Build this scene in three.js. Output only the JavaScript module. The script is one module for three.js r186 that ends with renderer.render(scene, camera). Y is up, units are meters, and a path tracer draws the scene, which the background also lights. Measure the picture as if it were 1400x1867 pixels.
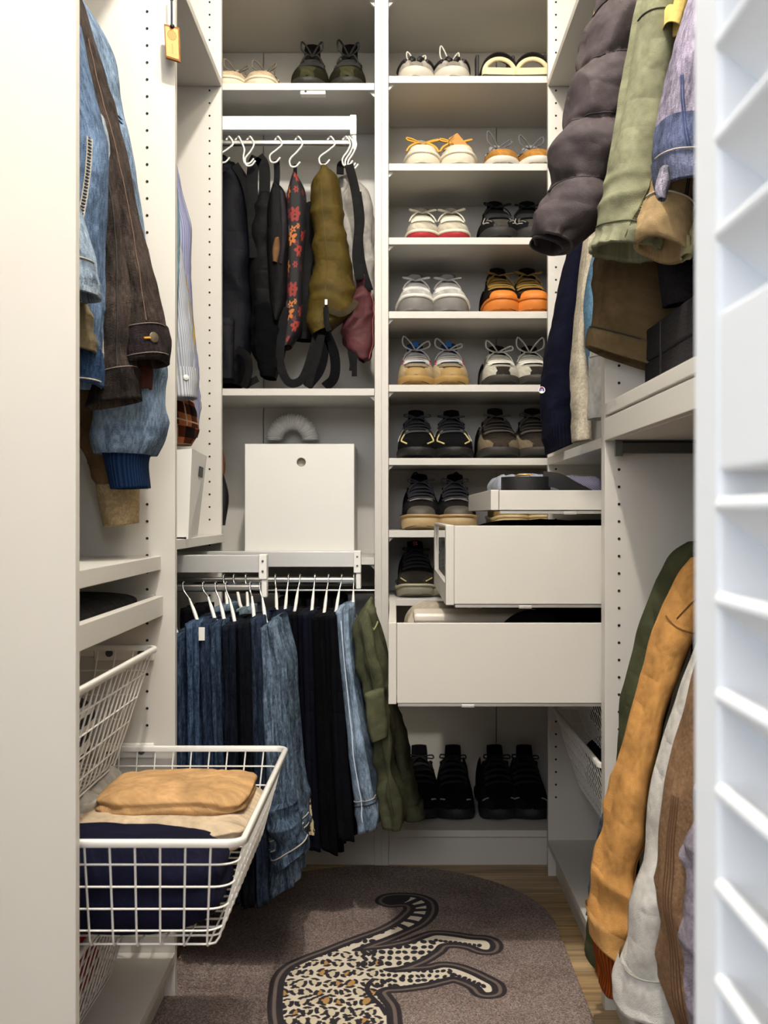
import * as THREE from 'three';
import { RoundedBoxGeometry } from 'three/addons/geometries/RoundedBoxGeometry.js';
import { mergeGeometries } from 'three/addons/utils/BufferGeometryUtils.js';
import { ImprovedNoise } from 'three/addons/math/ImprovedNoise.js';
import { RectAreaLightUniformsLib } from 'three/addons/lights/RectAreaLightUniformsLib.js';
import { FontLoader } from 'three/addons/loaders/FontLoader.js';
import { TextGeometry } from 'three/addons/geometries/TextGeometry.js';

/* ---------- camera, renderer, lights ---------- */
const F = 1950, CX = 720, CY = 938, H = 0.917;           // focal length and principal point in pixels, eye height
const scene = new THREE.Scene();
scene.background = new THREE.Color(0x0b0c0e);
const camera = new THREE.PerspectiveCamera(2 * Math.atan(933.5 / F) * 180 / Math.PI, 1400 / 1867, 0.05, 30);
camera.position.set(0, H, 0);
camera.lookAt(0, H, -3);
camera.setViewOffset(1400, 1867, 700 - CX, 933.5 - CY, 1400, 1867);
camera.focus = 2.15; camera.userData.fStop = 8;
const renderer = new THREE.WebGLRenderer({ antialias: true });
renderer.toneMapping = THREE.LinearToneMapping;
renderer.toneMappingExposure = 0.98;
renderer.shadowMap.enabled = true;
RectAreaLightUniformsLib.init();
const CEIL = 2.86;
const UNSEEN_LAMP = { at: [-0.03, 2.72, -1.14], color: 0xfff7ec, power: 9.2, size: 2.0 };         // main ceiling lamp, out of view, placed to light the closet
const UNSEEN_LAMP2 = { at: [0.36, 2.72, -1.14], color: 0xfff7ec, power: 1.4, size: 2.0 };            // its weaker twin, out of view, for the shadows on the left panel
const UNSEEN_WIN = { at: [-1.55, 1.35, 0.55], w: 1.3, h: 1.6, color: 0xcfe6ff, power: 1.3 };       // window out of view beside the camera, placed to light the louvred door coolly
const FILL_WIN2 = { at: [0.0, 2.2, 2.05], w: 2.4, h: 1.0, color: 0xfcfaff, power: 6.8 };          // fill light added behind the camera, given the shape of a window

/* ---------- helpers ---------- */
const V3 = THREE.Vector3, PI = Math.PI;
const V = (x, y, z) => new V3(x, y, z);
const lerp = (a, b, t) => a + (b - a) * t, clamp = (x, a = 0, b = 1) => Math.min(b, Math.max(a, x));
const sst = (a, b, x) => { const t = clamp((x - a) / (b - a)); return t * t * (3 - 2 * t); };
const P = (px, py, Z) => V((px - CX) * Z / F, H - (py - CY) * Z / F, -Z);               // a pixel at a depth
const FLR = (px, py) => { const Z = F * H / (py - CY); return [(px - CX) * Z / F, Z]; };  // a pixel on the floor
const used = new Map();
const numbered = (n) => { const k = used.get(n) || 0; used.set(n, k + 1); return k ? n + '_' + String(k).padStart(3, '0') : n; };
const bases = new Map();
function thing(name, label, category, group, base = [0, 0, 0]) {
  const o = new THREE.Group(); o.name = numbered(name); scene.add(o);
  o.position.set(...base); bases.set(o, base);
  o.userData = { label, category }; if (group) o.userData.group = group;
  return o;
}
function add(parent, name, geo, mat, opt = {}) {
  const m = new THREE.Mesh(geo, mat); m.name = name; m.castShadow = m.receiveShadow = true;
  const b = bases.get(parent);
  if (b && !opt.local) geo.translate(-b[0], -b[1], -b[2]);
  if (b) bases.set(m, opt.local ? [0, 0, 0] : b);
  if (opt.label) m.userData.label = opt.label;
  if (opt.kind) m.userData.kind = opt.kind;
  parent.add(m); return m;
}
function struct(name, geo, mat) { const m = new THREE.Mesh(geo, mat); m.name = name; m.userData.kind = 'structure'; m.castShadow = m.receiveShadow = true; scene.add(m); bases.set(m, [0, 0, 0]); return m; }
const merge = (a) => mergeGeometries(a.map((g) => { const q = g.index ? g.toNonIndexed() : g; for (const k of Object.keys(q.attributes)) if (!['position', 'normal', 'uv'].includes(k)) q.deleteAttribute(k); return q; }));
function box(x0, x1, y0, y1, z0, z1, r = 0.0012) {        // z0, z1 are depths in front of the camera
  const w = Math.abs(x1 - x0), h = Math.abs(y1 - y0), d = Math.abs(z1 - z0);
  const g = r ? new RoundedBoxGeometry(w, h, d, 1, Math.min(r, w / 3, h / 3, d / 3)) : new THREE.BoxGeometry(w, h, d);
  const p = g.attributes.position, n = g.attributes.normal, uv = g.attributes.uv;
  for (let i = 0; i < p.count; i++) {
    const ax = Math.abs(n.getX(i)), ay = Math.abs(n.getY(i)), az = Math.abs(n.getZ(i));
    if (ax > ay && ax > az) uv.setXY(i, p.getZ(i), p.getY(i)); else if (ay > az) uv.setXY(i, p.getX(i), p.getZ(i)); else uv.setXY(i, p.getX(i), p.getY(i));
  }
  g.translate((x0 + x1) / 2, (y0 + y1) / 2, -(z0 + z1) / 2);
  return g;
}
const hash = (x, y, s = 0) => { let h = Math.imul(x | 0, 374761393) ^ Math.imul(y | 0, 668265263) ^ Math.imul(s | 0, 1442695041); h = Math.imul(h ^ (h >>> 13), 1274126177); h = Math.imul(h ^ (h >>> 15), 2246822519); return ((h ^ (h >>> 16)) >>> 0) / 4294967296; };
function rng(seed) { let k = 0; return () => hash(k++, seed * 7919, seed); }
const pn = new ImprovedNoise(), noise = (x, y, z = 0) => pn.noise(x, y, z);
const fbm = (x, y, z = 0) => noise(x, y, z) + 0.5 * noise(x * 2.1, y * 2.1, z + 7.3) + 0.25 * noise(x * 4.3, y * 4.3, z + 17.1);
function vn(x, y, per, s) {                               // periodic value noise, x and y in 0..1
  const X = x * per, Y = y * per, xi = Math.floor(X), yi = Math.floor(Y), fx = X - xi, fy = Y - yi;
  const u = fx * fx * (3 - 2 * fx), v = fy * fy * (3 - 2 * fy), m = (a) => ((a % per) + per) % per;
  return lerp(lerp(hash(m(xi), m(yi), s), hash(m(xi + 1), m(yi), s), u), lerp(hash(m(xi), m(yi + 1), s), hash(m(xi + 1), m(yi + 1), s), u), v);
}
function vn2(x, y, px, py, s) {                           // the same with unlike periods
  const X = x * px, Y = y * py, xi = Math.floor(X), yi = Math.floor(Y), fx = X - xi, fy = Y - yi;
  const u = fx * fx * (3 - 2 * fx), v = fy * fy * (3 - 2 * fy), mx = (a) => ((a % px) + px) % px, my = (a) => ((a % py) + py) % py;
  return lerp(lerp(hash(mx(xi), my(yi), s), hash(mx(xi + 1), my(yi), s), u), lerp(hash(mx(xi), my(yi + 1), s), hash(mx(xi + 1), my(yi + 1), s), u), v);
}
function tex(n, fn, srgb, rep) {
  const d = new Uint8Array(n * n * 4);
  for (let y = 0; y < n; y++) for (let x = 0; x < n; x++) {
    const c = fn(x / n, y / n, x, y), i = (y * n + x) * 4, a = Array.isArray(c) ? c : [c, c, c];
    for (let k = 0; k < 3; k++) d[i + k] = clamp(a[k]) * 255; d[i + 3] = 255;
  }
  const t = new THREE.DataTexture(d, n, n); t.wrapS = t.wrapT = THREE.RepeatWrapping; t.magFilter = THREE.LinearFilter; t.minFilter = THREE.LinearFilter;
  if (srgb) t.colorSpace = THREE.SRGBColorSpace; if (rep) t.repeat.set(rep[0], rep[1]); t.needsUpdate = true; return t;
}
/* sweep a closed 2-D profile along points */
function sweep(pts, prof, up = V(0, 0, 1), closed = false, cap = true, scale) {
  const n = pts.length, m = prof.length, pos = [], uv = [], idx = []; let len = 0;
  let N = up.clone();
  for (let i = 0; i < n; i++) {
    const a = pts[closed ? (i + n - 1) % n : Math.max(0, i - 1)], b = pts[closed ? (i + 1) % n : Math.min(n - 1, i + 1)];
    const T = b.clone().sub(a).normalize();
    N = N.clone().addScaledVector(T, -N.dot(T)); if (N.lengthSq() < 1e-8) N = V(T.y, T.z, T.x).addScaledVector(T, -(T.y * T.x + T.z * T.y + T.x * T.z)); N.normalize();
    const B = T.clone().cross(N), k = scale ? scale(i / (n - 1)) : 1;
    if (i) len += pts[i].distanceTo(pts[i - 1]);
    for (let j = 0; j <= m; j++) { const q = prof[j % m]; pos.push(pts[i].x + (N.x * q[1] + B.x * q[0]) * k, pts[i].y + (N.y * q[1] + B.y * q[0]) * k, pts[i].z + (N.z * q[1] + B.z * q[0]) * k); uv.push(j / m * 0.05, len); }
  }
  const w = m + 1, rows = closed ? n : n - 1;
  for (let i = 0; i < rows; i++) for (let j = 0; j < m; j++) { const a = i * w + j, b = ((i + 1) % n) * w + j; idx.push(a, a + 1, b, a + 1, b + 1, b); }
  if (cap && !closed) for (const [r, fl] of [[0, 0], [(n - 1) * w, 1]]) for (let j = 1; j < m - 1; j++) fl ? idx.push(r, r + j, r + j + 1) : idx.push(r, r + j + 1, r + j);
  const g = new THREE.BufferGeometry(); g.setAttribute('position', new THREE.Float32BufferAttribute(pos, 3)); g.setAttribute('uv', new THREE.Float32BufferAttribute(uv, 2)); g.setIndex(idx);
  g.computeVertexNormals(); return g;
}
const circ = (r, n = 6) => Array.from({ length: n }, (_, i) => [r * Math.cos(i / n * 2 * PI), r * Math.sin(i / n * 2 * PI)]);
const rectp = (w, t) => [[-w / 2, -t / 2], [w / 2, -t / 2], [w / 2, t / 2], [-w / 2, t / 2]];
const wire = (pts, r, n = 6, closed = false) => sweep(pts, circ(r, n), V(0.13, 0.21, 0.97), closed);
const smooth = (pts, n) => new THREE.CatmullRomCurve3(pts, false, 'centripetal').getPoints(n);
const ribbon = (pts, w, t = 0.002, up = V(0, 0, 1), n = 24) => sweep(pts.length > 2 ? smooth(pts, n) : pts, rectp(w, t), up).toNonIndexed();
const flat = (g) => { g = g.index ? g.toNonIndexed() : g; g.computeVertexNormals(); return g; };
const cyl = (a, b, r, n = 10) => { const d = b.clone().sub(a), g = new THREE.CylinderGeometry(r, r, d.length(), n); g.applyQuaternion(new THREE.Quaternion().setFromUnitVectors(V(0, 1, 0), d.clone().normalize())); g.translate((a.x + b.x) / 2, (a.y + b.y) / 2, (a.z + b.z) / 2); return g; };
function ring(pts, closedPath = true) { return pts; }

/* ---------- textures and materials ---------- */
const T = {
  denim: tex(1024, (u, v, x, y) => { const tw = ((x + y * 2) % 6) / 6, st = vn2(u, v, 260, 60, 3), s2 = vn2(u, v, 60, 9, 5), bl = vn(u, v, 9, 9), b2 = vn(u, v, 26, 19), gr = hash(x, y, 4); const k = 0.76 + 0.12 * (tw - 0.5) + 0.26 * (st - 0.5) + 0.14 * (s2 - 0.5) + 0.24 * (bl - 0.5) + 0.16 * (b2 - 0.5) + 0.3 * (gr - 0.5), w = clamp(k - 0.7) * 0.4; return [k * 0.97 + w * 0.3, k * 0.985 + w * 0.15, k]; }, true, [2, 2]),
  acid: tex(1024, (u, v, x, y) => { const st = vn2(u, v, 150, 14, 43), s2 = vn2(u, v, 420, 70, 48), bl = vn(u, v, 9, 44), b3 = vn(u, v, 120, 46), gr = hash(x, y, 47), k = 0.68 + 0.34 * (st - 0.5) + 0.3 * (s2 - 0.5) + 0.16 * (bl - 0.5) + 0.16 * (b3 - 0.5) + 0.3 * (gr - 0.5), w = clamp(k - 0.74) * 0.9; return [k * 0.95 + w * 0.5, k * 0.975 + w * 0.3, k]; }, true, [2, 2]),
  denimB: tex(512, (u, v, x, y) => { const rg = (p, s) => 1 - Math.abs(vn(u, v, p, s) - 0.5) * 2, w = Math.pow(rg(8, 31) * 0.6 + rg(17, 32) * 0.4, 2.2); return 0.25 + 0.42 * w + 0.22 * (vn2(u, v, 60, 16, 3) - 0.5) + 0.12 * (((x + y * 2) % 6) / 6 - 0.5) + 0.2 * (hash(x, y, 8) - 0.5); }, false, [3, 3]),
  weave: tex(512, (u, v, x, y) => 0.86 + 0.10 * (hash(x, y, 1) - 0.5) + 0.06 * (((x + y) % 4) / 4 - 0.4) + 0.16 * (vn(u, v, 9, 2) - 0.5) + 0.1 * (vn(u, v, 33, 3) - 0.5), true, [4, 4]),
  weaveB: tex(512, (u, v, x, y) => { const rg = (p, s) => 1 - Math.abs(vn(u, v, p, s) - 0.5) * 2, w = Math.pow(rg(7, 21) * 0.6 + rg(13, 22) * 0.4, 2.2); return 0.2 + 0.5 * w + 0.2 * (vn(u, v, 19, 23) - 0.5) + 0.10 * (hash(x, y, 2) - 0.5) + 0.04 * ((x % 4 < 2) ^ (y % 4 < 2) ? 1 : -1); }, false, [3, 3]),
  rib: tex(256, (u, v, x, y) => { const r = Math.sin(u * PI * 2 * 26) * 0.5 + 0.5; return 0.62 + 0.3 * r + 0.15 * (hash(x, y, 3) - 0.5); }, true, [6, 6]),
  ribB: tex(256, (u) => Math.sin(u * PI * 2 * 26) * 0.5 + 0.5, false, [6, 6]),
  felt: tex(512, (u, v, x, y) => 0.84 + 0.22 * (hash(x, y, 5) - 0.5) + 0.16 * (vn(u, v, 90, 6) - 0.5) + 0.16 * (vn(u, v, 12, 7) - 0.5), true, [3, 3]),
  wood: tex(1024, (u, v, x, y) => { const g = vn2(u, v, 4, 90, 11), f = vn2(u, v, 9, 300, 12), b = vn2(u, v, 3, 7, 13), k = 0.74 + 0.22 * (g - 0.5) + 0.16 * (f - 0.5) + 0.22 * (b - 0.5); return [k, k * 0.955, k * 0.89]; }, true, [1.2, 1.2]),
  stripe: tex(256, (u, v, x, y) => { const s = u * 64 % 1; return s < 0.28 ? [0.62, 0.66, 0.74] : [0.9, 0.9, 0.9]; }, true, [3, 3]),
  plaid: tex(256, (u, v, x, y) => { const a = (u * 4) % 1, b = (v * 4) % 1, A = a < 0.45 ? 1 : 0, B = b < 0.45 ? 1 : 0; let c = A && B ? [0.10, 0.07, 0.07] : A || B ? [0.33, 0.17, 0.11] : [0.70, 0.42, 0.26]; if (Math.abs(a - 0.7) < 0.03 || Math.abs(b - 0.7) < 0.03) c = [0.8, 0.7, 0.6]; const n = 0.9 + 0.2 * (hash(x, y, 3) - 0.5); return c.map((q) => q * n); }, true, [4.5, 4.5]),
};
const mats = new Map();
function mat(key, make) { if (!mats.has(key)) { const m = make(); m.name = key; mats.set(key, m); } return mats.get(key); }
const std = (o) => new THREE.MeshStandardMaterial(o);
const plain = (c, r = 0.6, o = {}) => mat('plain ' + c + r + JSON.stringify(o), () => std({ color: c, roughness: r, ...o }));
const fab = (kind, c, o = {}) => mat(kind + ' ' + c + JSON.stringify(o), () => {
  const b = { denim: T.denimB, acid: T.denimB, weave: T.weaveB, rib: T.ribB, felt: T.weaveB, stripe: T.weaveB, plaid: T.weaveB }[kind];
  return new THREE.MeshPhysicalMaterial({ color: c, map: T[kind], bumpMap: b, bumpScale: kind === 'rib' ? 0.0012 : 0.0045, roughness: 0.95, specularIntensity: 0.2, side: THREE.DoubleSide, ...o });
});
const nylon = (c, r = 0.55) => mat('nylon ' + c + r, () => new THREE.MeshPhysicalMaterial({ color: c, map: T.weave, bumpMap: T.weaveB, bumpScale: 0.004, roughness: r, specularIntensity: 0.35, side: THREE.DoubleSide }));
const WHITE = plain('#d3d0c9', 0.42), PAINT = plain('#cfccc4', 0.85), HOLE = plain('#15130f', 0.9), STEEL = plain('#c9c7c3', 0.22, { metalness: 1 }), ALU = plain('#d9d8d4', 0.38, { metalness: 0.75 }), WPLAS = plain('#ecebe6', 0.35), WIRE = plain('#eeece6', 0.3), BLACK = plain('#0e0e11', 0.6), GREYM = plain('#6f716f', 0.35, { metalness: 0.8 }), CHROME = plain('#dad9d6', 0.12, { metalness: 1 });
/* ---------- lights as lamps, out of view ---------- */
function globe(name, label, at, r, L, glow) {
  const t = thing(name, label, 'lamp', null, at);
  add(t, 'lamp_shade', new THREE.SphereGeometry(r, 24, 16), mat('glow ' + name, () => std({ color: '#ffffff', emissive: L.color, emissiveIntensity: glow, roughness: 0.5 })), { local: true });
  const base = new THREE.CylinderGeometry(r * 0.7, r * 0.7, CEIL - at[1] - r * 0.8, 24); base.translate(0, r * 0.8 + (CEIL - at[1] - r * 0.8) / 2, 0);
  add(t, 'lamp_base', base, WPLAS, { local: true });
  const p = new THREE.PointLight(L.color, L.power); p.position.set(at[0], at[1], at[2]); p.castShadow = true; p.shadow.radius = L.size || 2; p.name = name + '_light'; scene.add(p);
}
globe('unseen_ceiling_lamp', 'unseen round white globe lamp on the ceiling nearer the denim side', UNSEEN_LAMP.at, 0.075, UNSEEN_LAMP, 3);
globe('unseen_ceiling_lamp', 'unseen dimmer round white globe lamp on the ceiling nearer the louvred door', UNSEEN_LAMP2.at, 0.075, UNSEEN_LAMP2, 2);

/* ---------- room shell ---------- */
const floor = struct('floor', box(-1.7, 1.7, -0.1, -0.008, -2.2, 3.3, 0), plain('#5a4a38', 0.8));
const rows = 11, pw = 0.145;
for (let i = 0; i < rows; i++) {
  const z0 = 1.28 + i * pw, r = rng(50 + i); let x = -1.02 + (i % 3) * -0.31;
  while (x < 1.02) {
    const a = Math.max(-1.02, x), b = Math.min(1.02, x + 0.93); x += 0.93;
    if (b - a < 0.05) continue;
    const g = box(a + 0.0007, b - 0.0007, -0.008, 0, z0 + 0.0007, z0 + pw - 0.0007, 0.0012), k = Math.floor(r() * 3), uv = g.attributes.uv, ou = r(), ov = r();
    for (let q = 0; q < uv.count; q++) uv.setXY(q, uv.getX(q) + ou, uv.getY(q) + ov);
    add(floor, 'plank', g, mat('oak' + k, () => std({ color: ['#e6cda4', '#dcc198', '#ecd6b0'][k], map: T.wood, roughness: 0.5, bumpMap: T.wood, bumpScale: 0.0004 })));
  }
}
struct('ceiling', box(-1.7, 1.7, CEIL, CEIL + 0.1, -2.2, 3.3, 0), PAINT);
struct('wall_back', box(-1.1, 1.1, 0, CEIL, 3.15, 3.27, 0), PAINT);
struct('wall_left', box(-1.17, -1.05, 0, CEIL, 0.62, 3.15, 0), PAINT);
struct('wall_right', box(1.05, 1.17, 0, CEIL, 0.62, 3.15, 0), PAINT);
struct('wall_front_left', box(-1.7, -0.62, 0, CEIL, 0.64, 0.74, 0), PAINT);
struct('wall_front_right', box(0.215, 1.7, 0, CEIL, 0.64, 0.74, 0), PAINT);
struct('wall_front_top', box(-0.62, 0.215, 2.16, CEIL, 0.64, 0.74, 0), PAINT);
struct('wall_room_right', box(1.6, 1.7, 0, CEIL, -2.1, 0.64, 0), PAINT);
{ // left wall of the room in front, with an unseen window lighting the door
  const [wx, wy, wz] = UNSEEN_WIN.at, z0 = -wz - UNSEEN_WIN.w / 2, z1 = -wz + UNSEEN_WIN.w / 2, y0 = wy - UNSEEN_WIN.h / 2, y1 = wy + UNSEEN_WIN.h / 2;
  struct('wall_room_left', merge([box(-1.7, -1.6, 0, y0, -2.1, 0.64, 0), box(-1.7, -1.6, y1, CEIL, -2.1, 0.64, 0), box(-1.7, -1.6, y0, y1, -2.1, z0, 0), box(-1.7, -1.6, y0, y1, z1, 0.64, 0)]), PAINT);
  const w = struct('unseen_window_1', merge([box(-1.66, -1.6, y0, y0 + 0.05, z0, z1), box(-1.66, -1.6, y1 - 0.05, y1, z0, z1), box(-1.66, -1.6, y0, y1, z0, z0 + 0.05), box(-1.66, -1.6, y0, y1, z1 - 0.05, z1)]), WPLAS);
  add(w, 'pane', box(-1.64, -1.63, y0 + 0.05, y1 - 0.05, z0 + 0.05, z1 - 0.05, 0), mat('unseen glowing pane', () => std({ color: '#ffffff', emissive: UNSEEN_WIN.color, emissiveIntensity: 2, roughness: 0.3 })));
  const l = new THREE.RectAreaLight(UNSEEN_WIN.color, UNSEEN_WIN.power, UNSEEN_WIN.w, UNSEEN_WIN.h); l.position.set(wx, wy, wz); l.lookAt(2, wy, wz - 0.25); l.name = 'unseen_window_light'; scene.add(l);
}

{ // wall behind the camera, with a glowing window added as fill light
  const [wx, wy] = FILL_WIN2.at, x0 = wx - FILL_WIN2.w / 2, x1 = wx + FILL_WIN2.w / 2, y0 = wy - FILL_WIN2.h / 2, y1 = wy + FILL_WIN2.h / 2;
  struct('wall_room_rear', merge([box(-1.7, 1.7, 0, y0, -2.2, -2.1, 0), box(-1.7, 1.7, y1, CEIL, -2.2, -2.1, 0), box(-1.7, x0, y0, y1, -2.2, -2.1, 0), box(x1, 1.7, y0, y1, -2.2, -2.1, 0)]), PAINT);
  const w = struct('added_fill_window_2', merge([box(x0, x1, y0, y0 + 0.05, -2.16, -2.1), box(x0, x1, y1 - 0.05, y1, -2.16, -2.1), box(x0, x0 + 0.05, y0, y1, -2.16, -2.1), box(x1 - 0.05, x1, y0, y1, -2.16, -2.1)]), WPLAS);
  add(w, 'pane', box(x0 + 0.05, x1 - 0.05, y0 + 0.05, y1 - 0.05, -2.15, -2.14, 0), mat('unseen glowing pane behind', () => std({ color: '#ffffff', emissive: FILL_WIN2.color, emissiveIntensity: 2, roughness: 0.3 })));
  const l = new THREE.RectAreaLight(FILL_WIN2.color, FILL_WIN2.power, FILL_WIN2.w, FILL_WIN2.h); l.position.set(wx, wy, FILL_WIN2.at[2]); l.lookAt(wx, wy - 0.1, -3); l.name = 'added_rear_fill_light'; scene.add(l);
}

/* ---------- louvred door standing open in front ---------- */
{
  const X = 0.1665, D = 0.034, Zf = 0.5975, Zn = -0.12, y0 = 0.02, y1 = 2.08, DM = plain('#eef0f2', 0.5);
  const d = thing('louvre_door', 'pale white louvred door standing open beside the right row of jackets', 'door', null, [X + D / 2, 0, -Zf]);
  for (const [a, b] of [[Zf - 0.045, Zf], [Zn, Zn + 0.045]]) add(d, 'stile', box(X, X + D, y0, y1, a, b, 0.004), DM);
  for (const [a, b] of [[y0, 0.16], [H + 0.022, H + 0.105], [1.98, y1]]) add(d, 'rail', box(X + 0.001, X + D - 0.001, a, b, Zn + 0.044, Zf - 0.044, 0.003), DM);
  const sl = new RoundedBoxGeometry(0.05, 0.0085, Zf - Zn - 0.084, 2, 0.004); sl.rotateZ(-0.66);
  const put = (y) => { const m = add(d, 'slat', sl, DM, { local: true }); m.position.set(0.002, y, -(Zn + Zf) / 2 + Zf); };
  for (let y = H - 0.008; y > 0.18; y -= 0.0492) put(y);
  for (let y = H + 0.132; y < 1.97; y += 0.0492) put(y);
}

/* ---------- wardrobes ---------- */
const XL = -0.44, XR = 0.388, TOP = 2.36, TH = 0.018;
const holeStrip = (list) => merge(list.map(([x, y, z]) => { const g = new THREE.CylinderGeometry(0.0026, 0.0026, 0.0012, 10); g.rotateX(PI / 2); g.translate(x, y, -z); return g; }));
function pegHoles(parent, xs, z, y0, y1, skip = []) {
  const l = []; for (const x of xs) for (let y = y0; y < y1; y += 0.032) if (!skip.some(([a, b]) => y > a && y < b)) l.push([x, y, z]);
  add(parent, 'peg_holes', holeStrip(l), HOLE, { kind: 'stuff' });
}
/* a unit of a side row: side = -1 or 1, X = its front plane, Z0..Z1 its depth span */
function sideUnit(side, X, Z0, Z1, label, pegs) {
  const xb = side * 1.03, w = thing('wardrobe_frame', label, 'wardrobe', null, [X, 0, -(Z0 + Z1) / 2]);
  for (const z of [Z0, Z1 - TH]) add(w, 'side_panel', box(X, xb, 0, TOP, z, z + TH), WHITE);
  add(w, 'back_panel', box(xb - side * 0.008, xb, 0.08, TOP, Z0 + TH, Z1 - TH, 0), WHITE);
  add(w, 'top_panel', box(X, xb - side * 0.008, TOP - TH, TOP, Z0 + TH, Z1 - TH), WHITE);
  add(w, 'bottom_panel', box(X, xb - side * 0.008, 0.074, 0.092, Z0 + TH, Z1 - TH), WHITE);
  add(w, 'plinth', box(X + side * 0.02, X + side * 0.036, 0, 0.074, Z0 + TH, Z1 - TH), WHITE);
  if (pegs) pegHoles(w, [X + side * pegs[0], X + side * pegs[1]], Z1 - TH - 0.0002, 0.2, TOP - 0.08, pegs[2]);
  return w;
}
const shelfPart = (w, X, side, y, Z0, Z1, th = 0.018, dx = 0) => add(w, 'shelf', box(X + dx, side * 1.022, y - th, y, Z0 + TH + 0.001, Z1 - TH - 0.001), WHITE);
const ZN = 1.387, ZM = 2.012, ZM2 = 2.048, ZF = 2.73;
const L1 = sideUnit(-1, -0.414, ZN, ZN + 0.645, 'white wardrobe frame with denim jackets and wire baskets', null);
L1.children.forEach((c) => 0);
pegHoles(L1, [-0.4665, -0.95], ZN + 0.645 - TH - 0.0002, 0.52, TOP - 0.08);
const L2 = sideUnit(-1, XL, ZN + 0.645, ZF, 'white wardrobe frame with striped shirts over a file box', [0.03, 0.5, [[0.86, 0.89]]]);
const R1 = sideUnit(1, XR, 1.27, 1.995, 'white wardrobe frame with puffer and work jackets', [0.026, 0.5, [[1.03, 1.14]]]);
const R2 = sideUnit(1, XR, 1.995, ZF, 'white wardrobe frame with sweaters over pulled out drawers', [0.02, 0.5, [[1.035, 1.065]]]);
// shelves and rails of the side units
const L1Z = [ZN, ZN + 0.645], L2Z = [ZN + 0.645, ZF], R1Z = [1.27, 1.995], R2Z = [1.995, ZF];
shelfPart(L1, -0.425, -1, H + 1.16, ...L1Z); shelfPart(L1, -0.44, -1, H - 0.078, ...L1Z, 0.026);
shelfPart(L2, XL, -1, H + 1.103, ...L2Z); shelfPart(L2, XL, -1, H - 0.05, ...L2Z, 0.02, 0.008);
shelfPart(R1, XR, 1, H + 1.16, ...R1Z); shelfPart(R1, XR, 1, H + 0.205, ...R1Z, 0.022);
shelfPart(R2, XR, 1, H + 1.103, ...R2Z); shelfPart(R2, XR, 1, H + 0.145, ...R2Z, 0.02);
const rail = (w, x, y, z) => add(w, 'clothes_rail', cyl(V(x, y, -z[0] - TH), V(x, y, -z[1] + TH), 0.0125, 14), STEEL);
rail(L1, -0.73, H + 1.08, L1Z); rail(L2, -0.73, H + 0.99, L2Z); rail(R1, 0.7, H + 1.08, R1Z); rail(R1, 0.7, H + 0.085, R1Z); rail(R2, 0.7, H + 1.0, R2Z);
{ // pull-out felt tray of the left unit and the tray of the right one
  const t = add(L1, 'tray', box(-0.452, -0.436, H - 0.190, H - 0.153, 1.408, 2.012), WHITE);
  add(t, 'tray_side', merge([box(-0.98, -0.452, H - 0.190, H - 0.150, 1.410, 1.424), box(-0.98, -0.452, H - 0.190, H - 0.150, 1.996, 2.010), box(-0.98, -0.452, H - 0.190, H - 0.182, 1.424, 1.996)]), WHITE);
  const u = add(R1, 'tray', box(XR - 0.002, XR + 0.014, H + 0.136, H + 0.177, 1.29, 1.975), WHITE);
  add(u, 'tray_base', box(XR + 0.014, 0.98, H + 0.136, H + 0.146, 1.29, 1.975), WHITE);
  add(u, 'runner', box(0.412, 0.95, H + 0.1335, H + 0.151, 1.945, 1.976), GREYM);
  add(R1, 'track', merge([box(0.405, 0.95, H + 0.112, H + 0.134, 1.952, 1.975, 0.004), box(0.40, 0.415, H + 0.106, H + 0.136, 1.946, 1.952, 0.001)]), GREYM, { label: 'grey metal runner track' });
}
/* the back row */
const BZ = 2.786, BD = 3.116;
function backUnit(x0, x1, seam, label) {
  const w = thing('wardrobe_frame', label, 'wardrobe', null, [(x0 + x1) / 2, 0, -BZ]);
  for (const x of [x0, x1 - TH]) add(w, 'side_panel', box(x, x + TH, 0, TOP, BZ, BD + 0.008), WHITE);
  for (const [a, b] of [[x0 + TH, seam - 0.0012], [seam + 0.0012, x1 - TH]]) add(w, 'back_panel', box(a, b, 0.05, TOP, BD, BD + 0.006, 0.0005), WHITE);
  add(w, 'top_panel', box(x0 + TH, x1 - TH, TOP - TH, TOP, BZ, BD), WHITE);
  add(w, 'bottom_panel', box(x0 + TH, x1 - TH, 0.076, 0.094, BZ + 0.001, BD), WHITE);
  add(w, 'plinth', box(x0 + TH, x1 - TH, 0, 0.0755, BZ + 0.012, BZ + 0.028), WHITE);
  return w;
}
const DV = (695.5 - CX) / 700;                             // the joint between the two back units
const B1 = backUnit(DV - 0.5, DV, -0.383, 'white wardrobe frame at the back with hanging bags and a white box');
const B2 = backUnit(DV, DV + 0.5, 0.2955, 'white shoe wardrobe at the back with rows of open shelves');
const backY = (py) => H - (py - CY) / 700;
const clipG = new THREE.ExtrudeGeometry(new THREE.Shape([new THREE.Vector2(0, 0), new THREE.Vector2(0.013, 0), new THREE.Vector2(0, -0.013)]), { depth: 0.012, bevelEnabled: false });
function backShelf(w, x0, x1, y, dz = 0.004) {
  add(w, 'shelf', box(x0 + TH + 0.0008, x1 - TH - 0.0008, y - 0.0185, y, BZ + dz, BD - 0.002), WHITE);
  for (const s of [0, 1]) { const c = add(w, 'shelf_clip', clipG, WPLAS, { local: true }); const cx = (x0 + x1) / 2; c.position.set((s ? x1 - TH - 0.001 : x0 + TH + 0.001) - cx, y - 0.0185, -0.03); if (s) { c.rotation.y = PI; c.position.z -= -0.012; } }
}
const S2 = [137, 297, 432, 567, 701, 835, 967, 1092].map(backY);
S2.forEach((y) => backShelf(B2, DV, DV + 0.5, y));
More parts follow.
